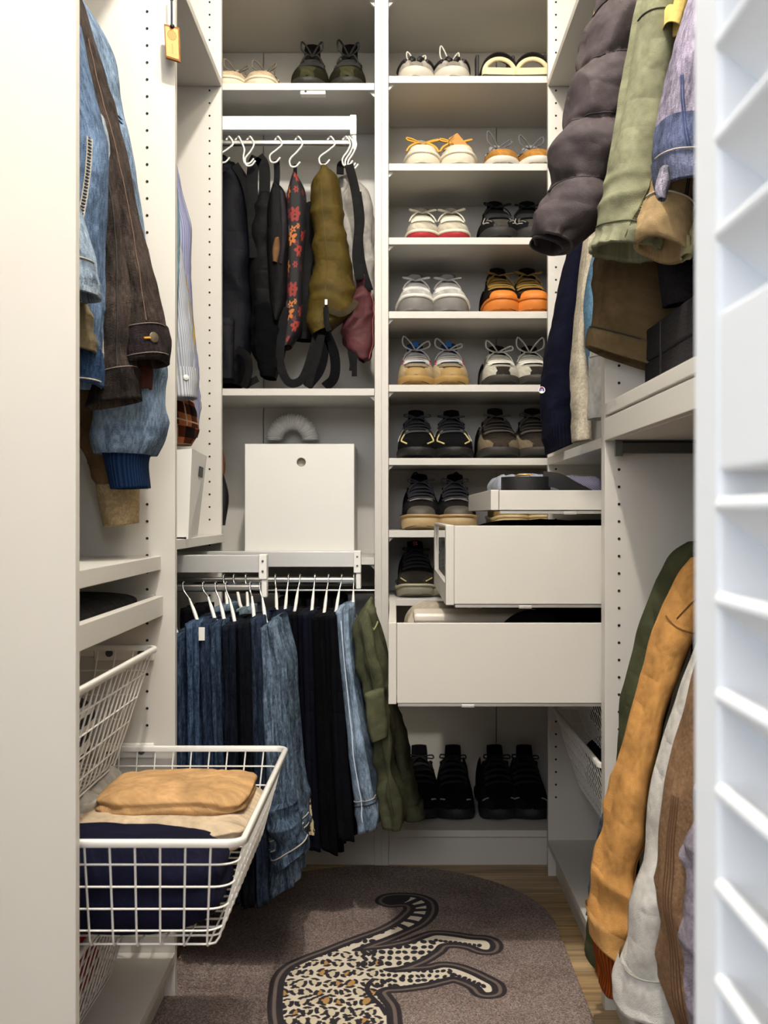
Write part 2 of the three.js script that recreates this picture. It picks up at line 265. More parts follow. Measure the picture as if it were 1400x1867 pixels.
backShelf(B2, DV, DV + 0.5, backY(-16));
const S1 = [-16, 150, 708, 1017].map(backY); S1.forEach((y) => backShelf(B1, DV - 0.5, DV, y));
add(B1, 'sensor', box(P(547, 0, BZ).x, P(593, 0, BZ).x, backY(170), backY(163.5), BZ + 0.006, BZ + 0.03), WPLAS, { label: 'small white light sensor under the shelf' });
{ const c = new THREE.CylinderGeometry(0.003, 0.003, 0.002, 10); c.rotateX(PI / 2); const p = P(557, 166.5, BZ + 0.0055); c.translate(p.x, p.y, p.z); add(B1, 'sensor_eye', c, BLACK); }

/* drawers of the right far unit: sx = outer face, y0..y1 */
function drawer(sx, y0, y1, kind) {
  const z0 = 2.045, z1 = 2.665, xe = sx + 0.55;
  const d = add(R2, 'drawer', kind === 'glass' ? merge([box(sx, sx + 0.016, y0, y0 + 0.04, z0 + 0.03, z1 - 0.05, 0.0004), box(sx, sx + 0.016, y1 - 0.004, y1, z0 + 0.03, z1 - 0.05, 0.0004), box(sx, sx + 0.016, y0, y1, z0, z0 + 0.03), box(sx, sx + 0.016, y0, y1, z1 - 0.05, z1)]) : box(sx, sx + 0.0155, y0, y1, z0, z1), WHITE);
  if (kind === 'glass') add(d, 'pane', box(sx + 0.005, sx + 0.009, y0 + 0.04, y1 - 0.004, z0 + 0.03, z1 - 0.05, 0), mat('drawer glass', () => new THREE.MeshPhysicalMaterial({ color: '#ffffff', transmission: 1, thickness: 0, roughness: 0.02, ior: 1.5 })));
  const lo = kind === 'tray' ? y0 : y0 + 0.002, hi = y1 - 0.001;
  add(d, 'drawer_side', box(sx + 0.0163, xe, lo, hi, z0, z0 + 0.014), WHITE);
  add(d, 'drawer_side', box(sx + 0.0163, xe, lo, lo + (hi - lo) * 0.6, z1 - 0.014, z1), WHITE);
  add(d, 'drawer_base', box(sx + 0.0163, xe, lo + 0.003, lo + 0.011, z0 + 0.014, z1 - 0.014), WHITE);
  add(d, 'runner', merge([box(sx + 0.018, 0.95, lo - 0.007, lo - 0.001, z0 + 0.003, z0 + 0.016, 0.001), box(sx + 0.14, sx + 0.165, lo - 0.0085, lo - 0.003, z0 + 0.001, z0 + 0.01, 0.001)]), ALU);
}
drawer(0.183, H + 0.0082, H + 0.0473, 'tray');
drawer(0.097, H - 0.1735, H - 0.0205, 'glass');
drawer(-0.0126, H - 0.363, H - 0.207, 'solid');

/* ---------- pull-out rails ---------- */
function pullRail(label, x0, x1, Z, dy, mfas) {
  const t = thing('pull_out_rail', label, 'clothes rail', null, [x1, dy, -Z]);
  add(t, 'fascia', merge([box(x0, x1 - 0.002, dy - 0.036, dy, Z - 0.006, Z + 0.006, 0.001), box(x0, x1, dy - 0.036, dy - 0.031, Z + 0.006, Z + 0.035, 0.0005), box(x0, x1, dy - 0.004, dy, Z + 0.006, Z + 0.035, 0.0005)]), mfas);
  add(t, 'bracket', merge([box(x1 - 0.004, x1 + 0.013, dy - 0.05, dy + 0.002, Z - 0.011, Z + 0.02, 0.002), box(x1 + 0.001, x1 + 0.013, dy - 0.088, dy - 0.05, Z - 0.008, Z + 0.016, 0.003)]), WPLAS);
  for (const y of [-0.012, -0.033]) { const g = new THREE.CylinderGeometry(0.0025, 0.0025, 0.002, 8); g.rotateX(PI / 2); g.translate(x1 + 0.0045, dy + y, -Z + 0.0115); add(t, 'screw', g, GREYM); }
  add(t, 'bar', box(x0, x1 + 0.001, dy - 0.076, dy - 0.0605, Z - 0.004, Z + 0.011, 0.006), STEEL);
  return t;
}
const ZA = 2.22, ZB = 2.5;
pullRail('shorter chrome pull-out rail in front, carrying the blue jeans', -0.95, (476 - CX) * ZA / F, ZA, H - 0.0845, ALU);
pullRail('longer chrome pull-out rail behind, carrying black trousers', -0.95, (648 - CX) * ZB / F, ZB, H - 0.0865, ALU);
pullRail('white fronted rail high in the back wardrobe carrying bags', -0.53, (641 - CX) * 2.83 / F, 2.83, H - (213 - CY) * 2.83 / F, plain('#dfe2ea', 0.5));
/* ---------- cloth: closed lofts between a left and a right edge line ---------- */
function outl(Z, L, R, th, o = {}) {
  const cv = (a) => new THREE.CatmullRomCurve3(a.map(([x, y]) => (o.world ? V(x, y, -Z) : P(x, y, Z))), false, 'centripetal');
  const l = cv(L), r = cv(R), len = (l.getLength() + r.getLength()) / 2;
  return { Z, l, r, len, th, e: o.e ?? 0.8, fold: o.fold || (() => 0), back: o.back || 0, seed: o.seed || 0, prof: o.prof || (() => 1) };
}
function rowOf(o, t) {
  const l = o.l.getPointAt(clamp(t)), r = o.r.getPointAt(clamp(t)), m = l.clone().add(r).multiplyScalar(0.5), h = r.clone().sub(l), hl = Math.max(h.length() / 2, 0.002);
  return { m, ix: h.divideScalar(2 * hl), hl, b: o.th * o.prof(t) / 2, t };
}
function surf(o, q, a, inf = 0) {
  const c = Math.cos(a), s = Math.sin(a), ce = Math.sign(c) * Math.abs(c) ** o.e, se = Math.sign(s) * Math.abs(s) ** o.e;
  let nc = c / q.hl, ns = s / q.b; const k = Math.hypot(nc, ns); nc /= k; ns /= k;
  const d = 1.25 * o.fold(ce * q.hl, q.t * o.len, q.t, a, o.seed + (s > 0 ? 0 : 3.7)) + inf, z = q.b * se - o.back * q.b;
  return V(q.m.x + q.ix.x * (q.hl * ce + nc * d), q.m.y + q.ix.y * (q.hl * ce + nc * d), q.m.z + z + ns * d);
}
function loft(o, { t0 = 0, t1 = 1, nv = 60, nu = 40, inf = 0, top = true, hem = true, lip = 0 } = {}) {
  const rowsP = [], pos = [], uv = [], idx = [];
  const ringAt = (t, k, dy = 0, i = inf) => {
    const q = rowOf(o, t), out = [];
    for (let j = 0; j <= nu; j++) { const p = surf(o, q, -PI / 2 + j / nu * 2 * PI, i); if (k !== 1) { p.x = lerp(q.m.x, p.x, k); p.y = lerp(q.m.y, p.y, k) + dy; const zc = q.m.z - o.back * q.b; p.z = lerp(zc, p.z, k); } out.push(p); }
    return [out, t];
  };
  if (top) { rowsP.push(ringAt(t0, 0.02), ringAt(t0, 0.6, 0.002)); }
  for (let i = 0; i <= nv; i++) rowsP.push(ringAt(lerp(t0, t1, i / nv), 1, 0, inf + (lip && i === nv ? -lip : 0)));
  if (hem) { rowsP.push(ringAt(t1, 0.9), ringAt(t1, 0.82, 0.006), ringAt(t1, 0.78, 0.03), ringAt(t1, 0.02, 0.034)); }
  const per = 2 * (rowOf(o, (t0 + t1) / 2).hl * 2 + o.th * 0.6);
  for (const [r, t] of rowsP) r.forEach((p, j) => { pos.push(p.x, p.y, p.z); uv.push(j / nu * per, -t * o.len); });
  const w = nu + 1, n = rowsP.length;
  for (let i = 0; i < n - 1; i++) for (let j = 0; j < nu; j++) { const a = i * w + j, b = a + w; idx.push(a, b, a + 1, a + 1, b, b + 1); }
  const g = new THREE.BufferGeometry(); g.setAttribute('position', new THREE.Float32BufferAttribute(pos, 3)); g.setAttribute('uv', new THREE.Float32BufferAttribute(uv, 2)); g.setIndex(idx); g.computeVertexNormals();
  const N = g.attributes.normal;
  for (let i = 0; i < n; i++) { const a = i * w, b = a + nu, x = N.getX(a) + N.getX(b), y = N.getY(a) + N.getY(b), z = N.getZ(a) + N.getZ(b), k = Math.hypot(x, y, z) || 1; N.setXYZ(a, x / k, y / k, z / k); N.setXYZ(b, x / k, y / k, z / k); }
  return g;
}
const ridge = (x, y, z) => 1 - Math.abs(noise(x, y, z)) * 2.4;
/* fold makers: lx across, ly down the sleeve */
const FO = {
  soft: (A = 0.006) => (lx, ly, t, a, s) => A * (fbm(lx * 16 + s, ly * 4, s) + 0.5 * noise(lx * 34, ly * 9 + s, 2.2)),
  denim: (A = 0.005, lo = 0.75) => (lx, ly, t, a, s) => A * (fbm(lx * 14 + s, ly * 5, s) + 0.55 * ridge(lx * 20 + s, ly * 22, s) * (0.3 + 0.7 * sst(lo - 0.1, lo + 0.1, t))),
  crumple: (A = 0.007, f = 14) => (lx, ly, t, a, s) => A * (ridge(lx * f + ly * f * 0.6 + s, ly * f * 1.1 - lx * 4, s) + 0.6 * fbm(lx * f * 1.4, ly * f * 1.1 + s, 3 + s) - 0.4),
  drape: (A = 0.01, f = 22) => (lx, ly, t, a, s) => A * (noise(lx * f + s, ly * 1.6, s) + 0.5 * noise(lx * f * 2.3 + s, ly * 2.6, 9)) * (0.35 + 0.65 * t),
  pleat: (A = 0.004, f = 3) => (lx, ly, t, a, s) => A * (Math.sin(a * f * 2 + s + 1.2 * noise(ly * 3, s)) + 0.8 * noise(a * 5, ly * 5 + s, s)),
  puff: (A, seams, tilt = 0.35) => (lx, ly, t, a, s) => {
    const y = ly + lx * tilt + 0.012 * noise(lx * 14, ly * 6, s); let d0 = 1, prev = -0.3, next = 9;
    for (const q of seams) { if (q <= y && q > prev) prev = q; if (q > y && q < next) next = q; }
    const k = clamp((y - prev) / (next - prev)), bulge = Math.pow(Math.max(0, Math.sin(k * PI)), 0.55), near = 1 - bulge;
    const ed = 0.3 + 0.7 * Math.abs(Math.sin(a)) ** 0.7; return A * (bulge - 0.5) * ed + 0.006 * ridge(lx * 34 + s, ly * 12, s) * near * near + 0.007 * fbm(lx * 12 + s, ly * 12 + lx * 8, s) * bulge + 0.007 * ridge(lx * 10 + ly * 9 + s, ly * 7 - lx * 14, 4 + s) * bulge;
  },
};
/* line along the cloth: fn(k) -> [t, angle] */
const seamLine = (o, fn, r = 0.0012, n = 30, inf = 0.0008) => { const p = []; for (let i = 0; i <= n; i++) { const [t, a] = fn(i / n); p.push(surf(o, rowOf(o, t), a, inf)); } return sweep(p, circ(r, 5), V(0, 0, 1)); };
const ladder = (o, fn, w = 0.1, n = 26, r = 0.0009, inf = 0.0012) => merge(Array.from({ length: n }, (_, i) => { const [t, a] = fn((i + 0.5) / n), p = [0, 0.5, 1].map((k) => surf(o, rowOf(o, t + 0.002), a + w * k, inf)); return sweep(p, circ(r, 4), V(0, 0, 1)); }));
const hoop = (o, t, a0 = 0.05, a1 = PI - 0.05, r = 0.0011, inf = 0.0009) => seamLine(o, (k) => [t, lerp(a0, a1, k)], r, 26, inf);
const torso = (side, xc, y0, y1, hw, Z, th, seed) => outl(Z, [[xc - 0.05, y0], [xc - hw * 0.8, y0 - 0.055], [xc - hw, y0 - 0.16], [xc - hw, lerp(y0, y1, 0.6)], [xc - hw * 0.97, y1]], [[xc + 0.05, y0], [xc + hw * 0.8, y0 - 0.055], [xc + hw, y0 - 0.16], [xc + hw, lerp(y0, y1, 0.6)], [xc + hw * 0.97, y1]], th, { world: true, fold: FO.drape(0.008, 12), seed });
/* a hanging garment: its sleeve or edge outline in the aisle and the body that hangs behind it */
function garment(name, label, cat, group, spec) {
  const o = outl(spec.Z, spec.L, spec.R, spec.th ?? 0.09, { fold: spec.fold || FO.denim(), seed: spec.seed ?? spec.Z * 10, e: spec.e, back: spec.back, prof: spec.prof });
  const g = thing(name, label, cat, group, [spec.bx ?? (o.l.getPointAt(0.5).x), H - 0.2, -spec.Z]);
  const main = add(g, spec.part || 'sleeve', loft(o, { nv: spec.nv || 64, nu: spec.nu || 44, hem: true, ...(spec.loft || {}) }), spec.mat);
  if (spec.body) { const [side, xc, y0, y1, hw] = spec.body; add(g, 'torso', loft(torso(side, xc, y0, y1, hw, spec.Z, 0.05, spec.Z), { nv: 26, nu: 26 }), spec.bodyMat || spec.mat); }
  return { g, o, main };
}
const band = (G, name, m, t0, t1, inf, o = G.o, opt = {}) => add(G.g, name, loft(o, { t0, t1, nv: 12, nu: 44, inf, top: false, ...opt }), m);
const line = (G, name, geo, m, parent) => add(parent || G.main, name, geo, m);
const button = (G, t, a, r, m, o = G.o) => { const q = rowOf(o, t), p = surf(o, q, a, 0.002), n = surf(o, q, a, 0.02).sub(p).normalize(), g = new THREE.LatheGeometry([[0, 0.004], [r * 0.55, 0.0038], [r * 0.7, 0.0028], [r * 0.92, 0.0034], [r, 0.002], [r, 0]].map((b) => new THREE.Vector2(b[0], b[1])), 18); g.applyQuaternion(new THREE.Quaternion().setFromUnitVectors(V(0, 1, 0), n)); g.translate(p.x, p.y, p.z); return add(G.g, 'button', g, m); };

const GL = 'denim and work jackets hung in the left wardrobe', GR = 'jackets hung high in the right wardrobe', GB = 'jackets hung low in the right wardrobe', GS = 'shirts hung in the far left wardrobe', GW = 'sweaters hung in the far right wardrobe';
const WSTITCH = plain('#b9b3a8', 0.9), DST = plain('#2c2a28', 0.9), GOLD = plain('#b8904c', 0.35, { metalness: 0.9 });
/* left wardrobe */
{ let G, m;
  m = fab('denim', '#b4c8de');
  G = garment('denim_shirt', 'pale blue denim shirt with a frayed whitish hem, nearest in the left wardrobe', 'shirt', GL, { Z: 1.53, L: [[96, 360], [100, 540]], R: [[138, 366], [150, 410], [161, 455], [169, 492], [172, 520], [172, 541]], mat: m, body: [-1, -0.74, H + 0.95, H + 0.32, 0.21] });
  line(G, 'seam', hoop(G.o, 0.66), WSTITCH); band(G, 'hem', fab('denim', '#c7d8ea'), 0.94, 1, 0.002);
  m = fab('weave', '#7d7156');
  G = garment('work_jacket', 'olive khaki work jacket sleeve peeking below the pale denim shirt', 'jacket', GL, { Z: 1.6, L: [[105, 460], [110, 641]], R: [[140, 470], [155, 540], [166, 600], [168, 640]], mat: m, fold: FO.crumple(0.004), body: [-1, -0.74, H + 0.95, H + 0.35, 0.2] });
  line(G, 'seam', hoop(G.o, 0.5), DST); band(G, 'cuff', fab('weave', '#85785c'), 0.8, 1, 0.002);
  m = fab('denim', '#7d97ba');
  G = garment('denim_jacket', 'mid blue denim jacket with ladder stitched sleeve seam', 'jacket', GL, { Z: 1.66, th: 0.1, L: [[112, -10], [108, 250], [112, 480], [128, 704]], R: [[141, 40], [160, 130], [182, 215], [195, 265], [196, 330], [191, 430], [187, 520], [183, 600], [177, 704]], mat: m, body: [-1, -0.74, H + 1.0, H + 0.3, 0.21] });
  for (const [d, mm] of [[0, WSTITCH], [0.1, DST], [0.2, WSTITCH]]) line(G, 'seam', seamLine(G.o, (k) => [0.36 + 0.3 * k, 0.95 + 0.55 * k * k + d], 0.0011), mm);
  line(G, 'stitching', ladder(G.o, (k) => [0.36 + 0.3 * k, 0.95 + 0.55 * k * k], 0.2, 34), WSTITCH);
  band(G, 'cuff', fab('denim', '#43608a'), 0.905, 1, 0.003); line(G, 'seam', hoop(G.o, 0.99, 0.1, 3, 0.0012, 0.004), WSTITCH);
  G = garment('denim_jacket', 'whitish washed denim jacket with raw ribbed cuff, behind the mid blue one', 'jacket', GL, { Z: 1.71, th: 0.07, L: [[150, 240], [156, 440], [160, 678]], R: [[172, 200], [190, 225], [198, 280], [197, 360], [195, 480], [194, 560], [192, 612], [190, 676]], mat: fab('denim', '#c3cfd8'), body: [-1, -0.74, H + 0.98, H + 0.36, 0.2] });
  band(G, 'cuff', fab('rib', '#e6e4da'), 0.86, 1, 0.002);
  m = fab('denim', '#544943');
  G = garment('denim_jacket', 'faded black-brown denim jacket with a brass cuff button', 'jacket', GL, { Z: 1.77, th: 0.1, L: [[128, 0], [160, 150], [192, 285], [214, 400], [231, 520], [237, 610], [238, 669]], R: [[141, -10], [178, 100], [214, 235], [240, 340], [265, 450], [286, 540], [297, 598], [300, 640], [297, 660]], mat: m, body: [-1, -0.74, H + 1.0, H + 0.28, 0.21] });
  const f = outl(1.74, [[140, 60], [150, 200], [178, 330], [188, 440], [184, 560], [178, 660], [163, 745]], [[150, 60], [186, 190], [218, 330], [236, 440], [240, 560], [244, 660], [254, 729]], 0.08, { fold: FO.denim(0.006, 0.7), seed: 5 });
  add(G.g, 'front', loft(f, { nv: 60 }), m); add(G.g, 'hem', loft(f, { t0: 0.915, t1: 1, nv: 10, inf: 0.003, top: false }), fab('denim', '#3a322f'));
  line(G, 'seam', seamLine(f, (k) => [0.3 + 0.62 * k, 1.25], 0.0011), DST, G.g); line(G, 'seam', hoop(f, 0.915, 0.1, 3, 0.0008, 0.003), plain('#7f736a', 0.9), G.g);
  band(G, 'cuff', fab('denim', '#43393a'), 0.905, 1, 0.0035); for (const t of [0.908, 0.985]) line(G, 'seam', hoop(G.o, t, 0.1, 3.0, 0.0008, 0.0042), plain('#7f736a', 0.9));
  line(G, 'seam', seamLine(G.o, (k) => [0.15 + 0.75 * k, 0.75 + 0.5 * k], 0.0008), plain('#6f584a', 0.9));
  button(G, 0.945, 0.98, 0.0088, plain('#7b6f5c', 0.4, { metalness: 0.7 })); line(G, 'buttonhole', seamLine(G.o, (k) => [0.947, 1.18 + 0.25 * k], 0.002, 8, 0.0045), plain('#c78d2c', 0.8), G.g);
  G = garment('flannel_shirt', 'maroon flannel shirt cuff showing under the black-brown denim cuff', 'shirt', GL, { Z: 1.81, th: 0.05, L: [[230, 560], [244, 640], [246, 716]], R: [[262, 560], [272, 640], [274, 709]], mat: fab('weave', '#4a2a26'), fold: FO.crumple(0.003) });
  band(G, 'cuff', fab('weave', '#5a322b'), 0.75, 1, 0.002);
  m = fab('denim', '#a0b9d6');
  G = garment('bomber_jacket', 'light blue denim bomber jacket with a deep blue ribbed cuff', 'jacket', GL, { Z: 1.86, th: 0.12, L: [[126, -10], [150, 160], [176, 330], [190, 500], [184, 640], [170, 735], [172, 790], [185, 828]], R: [[150, 0], [188, 66], [214, 175], [232, 260], [250, 350], [270, 450], [288, 540], [298, 620], [301, 680], [298, 750], [290, 800], [277, 830]], mat: m, nv: 80, body: [-1, -0.74, H + 1.0, H + 0.3, 0.2],
    fold: (lx, ly, t, a, s) => 0.006 * fbm(lx * 12 + s, ly * 6, s) + 0.004 * Math.sin(a * 26 + 3 * noise(a * 3, s)) * sst(0.9, 0.99, t) + 0.006 * ridge(lx * 12, ly * 14 + s, s) * sst(0.7, 0.9, t) });
  for (const t of [0.275, 0.285]) line(G, 'seam', hoop(G.o, t, 0.02, 1.6, 0.0013), plain('#34507c', 0.9));
  const c = outl(1.86, [[188, 823], [196, 852], [205, 892]], [[276, 819], [270, 842], [272, 889]], 0.1, { fold: (lx, ly, t, a) => 0.001 * Math.sin(a * 60) + 0.003 * noise(lx * 20, ly * 8, 2), seed: 2 });
  add(G.g, 'cuff', loft(c, { nv: 14, nu: 120 }), fab('rib', '#26426e'));
  G = garment('canvas_jacket', 'brown canvas jacket with a light tan ribbed cuff, deepest in the left wardrobe', 'jacket', GL, { Z: 1.94, th: 0.1, L: [[110, 640], [140, 760], [160, 840], [178, 884]], R: [[190, 640], [225, 760], [245, 830], [252, 884]], mat: fab('weave', '#7b6247'), fold: FO.crumple(0.006, 12), body: [-1, -0.76, H + 0.98, H + 0.24, 0.2] });
  add(G.g, 'cuff', loft(outl(1.94, [[176, 878], [182, 918], [190, 961]], [[253, 880], [253, 918], [252, 953]], 0.085, { fold: FO.soft(0.003) }), { nv: 16 }), fab('felt', '#dcc295'));
}
/* shirts of the far left wardrobe */
{ let G;
  G = garment('dress_shirt', 'teal blue shirt nearest in the far left wardrobe', 'shirt', GS, { Z: 2.17, th: 0.06, L: [[262, 262], [270, 420], [280, 640]], R: [[300, 268], [316, 296], [325, 350], [329, 420], [328, 500], [322, 640]], mat: fab('weave', '#8fb0bf'), fold: FO.drape(0.006, 20), body: [-1, -0.76, H + 0.84, H + 0.1, 0.2] });
  line(G, 'seam', seamLine(G.o, (k) => [0.1 + 0.8 * k, 0.7], 0.001), DST);
  G = garment('dress_shirt', 'white pinstripe shirt with a buttoned cuff', 'shirt', GS, { Z: 2.25, th: 0.07, L: [[270, 380], [292, 560], [322, 728]], R: [[318, 390], [334, 470], [346, 560], [351, 620], [353, 668], [354, 726]], mat: fab('stripe', '#d6d7da'), fold: FO.denim(0.004, 0.6), body: [-1, -0.76, H + 0.84, H + 0.1, 0.2] });
  band(G, 'cuff', fab('stripe', '#e2e2e2'), 0.84, 1, 0.003); button(G, 0.9, 1.2, 0.006, WPLAS);
  G = garment('flannel_shirt', 'brown and orange plaid flannel shirt', 'shirt', GS, { Z: 2.32, th: 0.07, L: [[270, 540], [296, 690], [318, 812]], R: [[316, 600], [336, 690], [352, 738], [358, 785], [347, 812]], mat: fab('plaid', '#ffffff'), fold: FO.crumple(0.004), body: [-1, -0.76, H + 0.84, H + 0.12, 0.2] });
  band(G, 'cuff', fab('plaid', '#f4ece4'), 0.85, 1, 0.002);
  G = garment('knit_sweater', 'ochre yellow knit sweater between the pinstripe and lilac shirts', 'sweater', GS, { Z: 2.4, th: 0.05, L: [[300, 480], [320, 560], [330, 660]], R: [[338, 500], [350, 570], [355, 610], [354, 660]], mat: fab('weave', '#c9ab62'), fold: FO.soft(0.003), body: [-1, -0.76, H + 0.84, H + 0.16, 0.2] });
  G = garment('dress_shirt', 'lilac striped shirt with the longest sleeve, deepest in the far left wardrobe', 'shirt', GS, { Z: 2.48, th: 0.06, L: [[280, 262], [296, 420], [318, 620], [330, 800]], R: [[308, 262], [320, 290], [332, 345], [342, 390], [348, 416], [347, 480], [351, 560], [357, 620], [362, 690], [362, 760], [357, 797]], mat: fab('stripe', '#b3b4d2'), fold: FO.denim(0.004, 0.7), body: [-1, -0.77, H + 0.84, H + 0.12, 0.2] });
  band(G, 'cuff', fab('stripe', '#bcbdd6'), 0.88, 1, 0.002);
  G = garment('wool_coat', 'black coat hem hanging beside the white file box', 'coat', GS, { Z: 2.12, th: 0.05, L: [[280, 640], [292, 852]], R: [[306, 640], [316, 760], [319, 851]], mat: fab('felt', '#29262a'), fold: FO.drape(0.004), body: [-1, -0.77, H + 0.84, H + 0.14, 0.2] });
}
/* upper jackets of the right wardrobe */
{ let G, m;
  m = nylon('#4f474a', 0.66);
  G = garment('puffer_jacket', 'plum grey quilted puffer jacket sleeve', 'jacket', GR, { Z: 1.885, th: 0.15, nv: 150, nu: 72, e: 0.85, L: [[1098, -30], [1074, 70], [1050, 150], [1033, 215], [1017, 285], [1001, 355], [985, 400], [972, 436]], R: [[1172, -30], [1158, 60], [1144, 140], [1132, 215], [1120, 285], [1108, 350], [1098, 400], [1042, 458]], mat: m, fold: FO.puff(0.015, [0.045, 0.155, 0.262, 0.372, 0.47], 0.35), body: [1, 0.72, H + 1.02, H + 0.35, 0.2] });
  for (const q of [0.045, 0.155, 0.262, 0.372]) line(G, 'quilt_seam', seamLine(G.o, (k) => { const a = lerp(-0.2, PI + 0.2, k), hl = rowOf(G.o, q / G.o.len).hl; return [(q - 0.35 * Math.sign(Math.cos(a)) * Math.abs(Math.cos(a)) ** 0.85 * hl) / G.o.len, a]; }, 0.0012, 50, 0.0002), plain('#2a2527', 0.9));
  add(G.g, 'cuff', loft(outl(1.885, [[984, 402], [976, 428], [969, 441]], [[1066, 405], [1052, 440], [1026, 461]], 0.1, { fold: FO.crumple(0.004), seed: 9 }), { nv: 14 }), nylon('#2b2629', 0.5));
  m = fab('weave', '#8a8c72');
  G = garment('field_jacket', 'sage green field jacket with gathered elastic cuff', 'jacket', GR, { Z: 1.78, th: 0.12, nv: 110, nu: 60, L: [[1176, -30], [1158, 45], [1141, 140], [1126, 230], [1113, 310], [1101, 370], [1091, 415], [1086, 455]], R: [[1236, -30], [1229, 60], [1221, 140], [1211, 210], [1202, 270], [1196, 340], [1193, 400], [1196, 466]], mat: m, body: [1, 0.72, H + 1.02, H + 0.36, 0.2],
    fold: (lx, ly, t, a, s) => 0.005 * fbm(lx * 12 + s, ly * 5, s) + 0.007 * ridge(lx * 16 + ly * 9, ly * 17 + s, s) * sst(0.62, 0.85, t) + 0.003 * Math.sin(a * 30) * sst(0.92, 0.98, t) });
  line(G, 'seam', hoop(G.o, 0.155, 0.2, 3.0, 0.0013), DST);
  for (const d of [-0.09, 0.09]) line(G, 'seam', seamLine(G.o, (k) => [0.5 + 0.49 * k, lerp(0.6, 1.7, k) + d], 0.0012, 50), plain('#55563c', 0.9));
  line(G, 'stitching', ladder(G.o, (k) => [0.5 + 0.49 * k, lerp(0.6, 1.7, k) - 0.09], 0.18, 44), plain('#5d5e45', 0.9));
  for (const d of [-0.04, 0.04]) line(G, 'seam', seamLine(G.o, (k) => [0.02 + 0.13 * k, 0.62 + d], 0.001), plain('#55563c', 0.9));
  band(G, 'cuff', fab('weave', '#93957b'), 0.925, 1, 0.002); line(G, 'seam', hoop(G.o, 0.925, 0.1, 3, 0.0012, 0.003), plain('#4f5038', 0.9));
  G = garment('shirt_jacket', 'faded yellow overshirt corner beside the lilac denim', 'shirt', GR, { Z: 1.71, th: 0.05, part: 'collar', L: [[1238, -40], [1226, 15], [1210, 48]], R: [[1262, -40], [1252, 5], [1238, 60]], mat: fab('weave', '#e3c877'), fold: FO.soft(0.003), body: [1, 0.74, H + 1.02, H + 0.4, 0.2] });
  m = fab('denim', '#b5abc2');
  G = garment('denim_jacket', 'lilac tinted denim jacket fading to blue near its cuff', 'jacket', GR, { Z: 1.63, th: 0.12, L: [[1262, -20], [1242, 45], [1222, 110], [1210, 170], [1201, 220], [1196, 262], [1196, 300], [1203, 347]], R: [[1330, -20], [1318, 120], [1306, 240], [1300, 345]], mat: m, body: [1, 0.74, H + 1.02, H + 0.42, 0.2], loft: { t1: 0.7, hem: false } });
  band(G, 'lower_sleeve', fab('denim', '#666f90'), 0.68, 0.88, 0.001); band(G, 'cuff', fab('denim', '#757b98'), 0.86, 1, 0.004); line(G, 'seam', hoop(G.o, 0.86, 0.1, 3, 0.0012, 0.006), WSTITCH);
  for (const d of [0, 0.08]) line(G, 'seam', seamLine(G.o, (k) => [0.5 + 0.35 * k, 2.2 - 0.5 * k + d], 0.0012), plain('#38456e', 0.9));
  add(G.g, 'cuff_tab', loft(outl(1.57, [[1206, 306], [1196, 345], [1200, 362]], [[1216, 306], [1220, 330], [1214, 366]], 0.02, { fold: FO.crumple(0.003) }), { nv: 14, nu: 20 }), fab('denim', '#c3bdd0'));
  m = fab('weave', '#a98f68');
  G = garment('canvas_jacket', 'tan canvas jacket with a wide open squared cuff', 'jacket', GR, { Z: 1.7, th: 0.13, L: [[1206, 220], [1192, 330], [1172, 385], [1166, 438]], R: [[1262, 220], [1258, 330], [1252, 405], [1247, 474]], mat: m, fold: FO.crumple(0.004, 13), body: [1, 0.74, H + 1.02, H + 0.4, 0.2] });
  band(G, 'cuff', fab('weave', '#b39a72'), 0.66, 1, 0.004); line(G, 'seam', hoop(G.o, 0.665, 0.1, 3, 0.0014, 0.006), WSTITCH); for (const d of [0, 0.12]) line(G, 'seam', seamLine(G.o, (k) => [0.4 + 0.26 * k, 1.35 - d], 0.0012), DST);
  G = garment('field_jacket', 'olive tan jacket with a toggled hem beside the open cuff', 'jacket', GR, { Z: 1.66, th: 0.06, L: [[1262, 400], [1252, 430], [1244, 470]], R: [[1285, 400], [1270, 440], [1253, 474]], mat: fab('weave', '#a29c78'), fold: FO.crumple(0.004) });
  m = fab('weave', '#705d42');
  G = garment('parka', 'large brown khaki parka hem hanging over the black box', 'jacket', GR, { Z: 1.94, th: 0.05, part: 'torso', nu: 90, nv: 80, e: 0.45, L: [[1104, 380], [1093, 465], [1086, 530], [1080, 595], [1075, 636]], R: [[1290, 400], [1290, 470], [1290, 560], [1290, 640], [1290, 706]], mat: m, fold: (lx, ly, t, a, s) => 0.012 * noise(lx * 14 + 2 * ly, ly * 2, s) + 0.005 * ridge(lx * 12 + ly * 6, ly * 12 + s, s) });
  band(G, 'hem', fab('weave', '#796749'), 0.86, 1, 0.003); line(G, 'seam', hoop(G.o, 0.862, 0.1, 3, 0.0013, 0.005), DST);
  G = garment('wool_coat', 'near black coat hanging behind the tan cuff', 'coat', GR, { Z: 1.82, th: 0.06, part: 'torso', L: [[1196, 300], [1194, 460], [1206, 560]], R: [[1330, 300], [1330, 460], [1330, 545]], mat: fab('felt', '#2a2729'), fold: FO.drape(0.008, 14) });
}
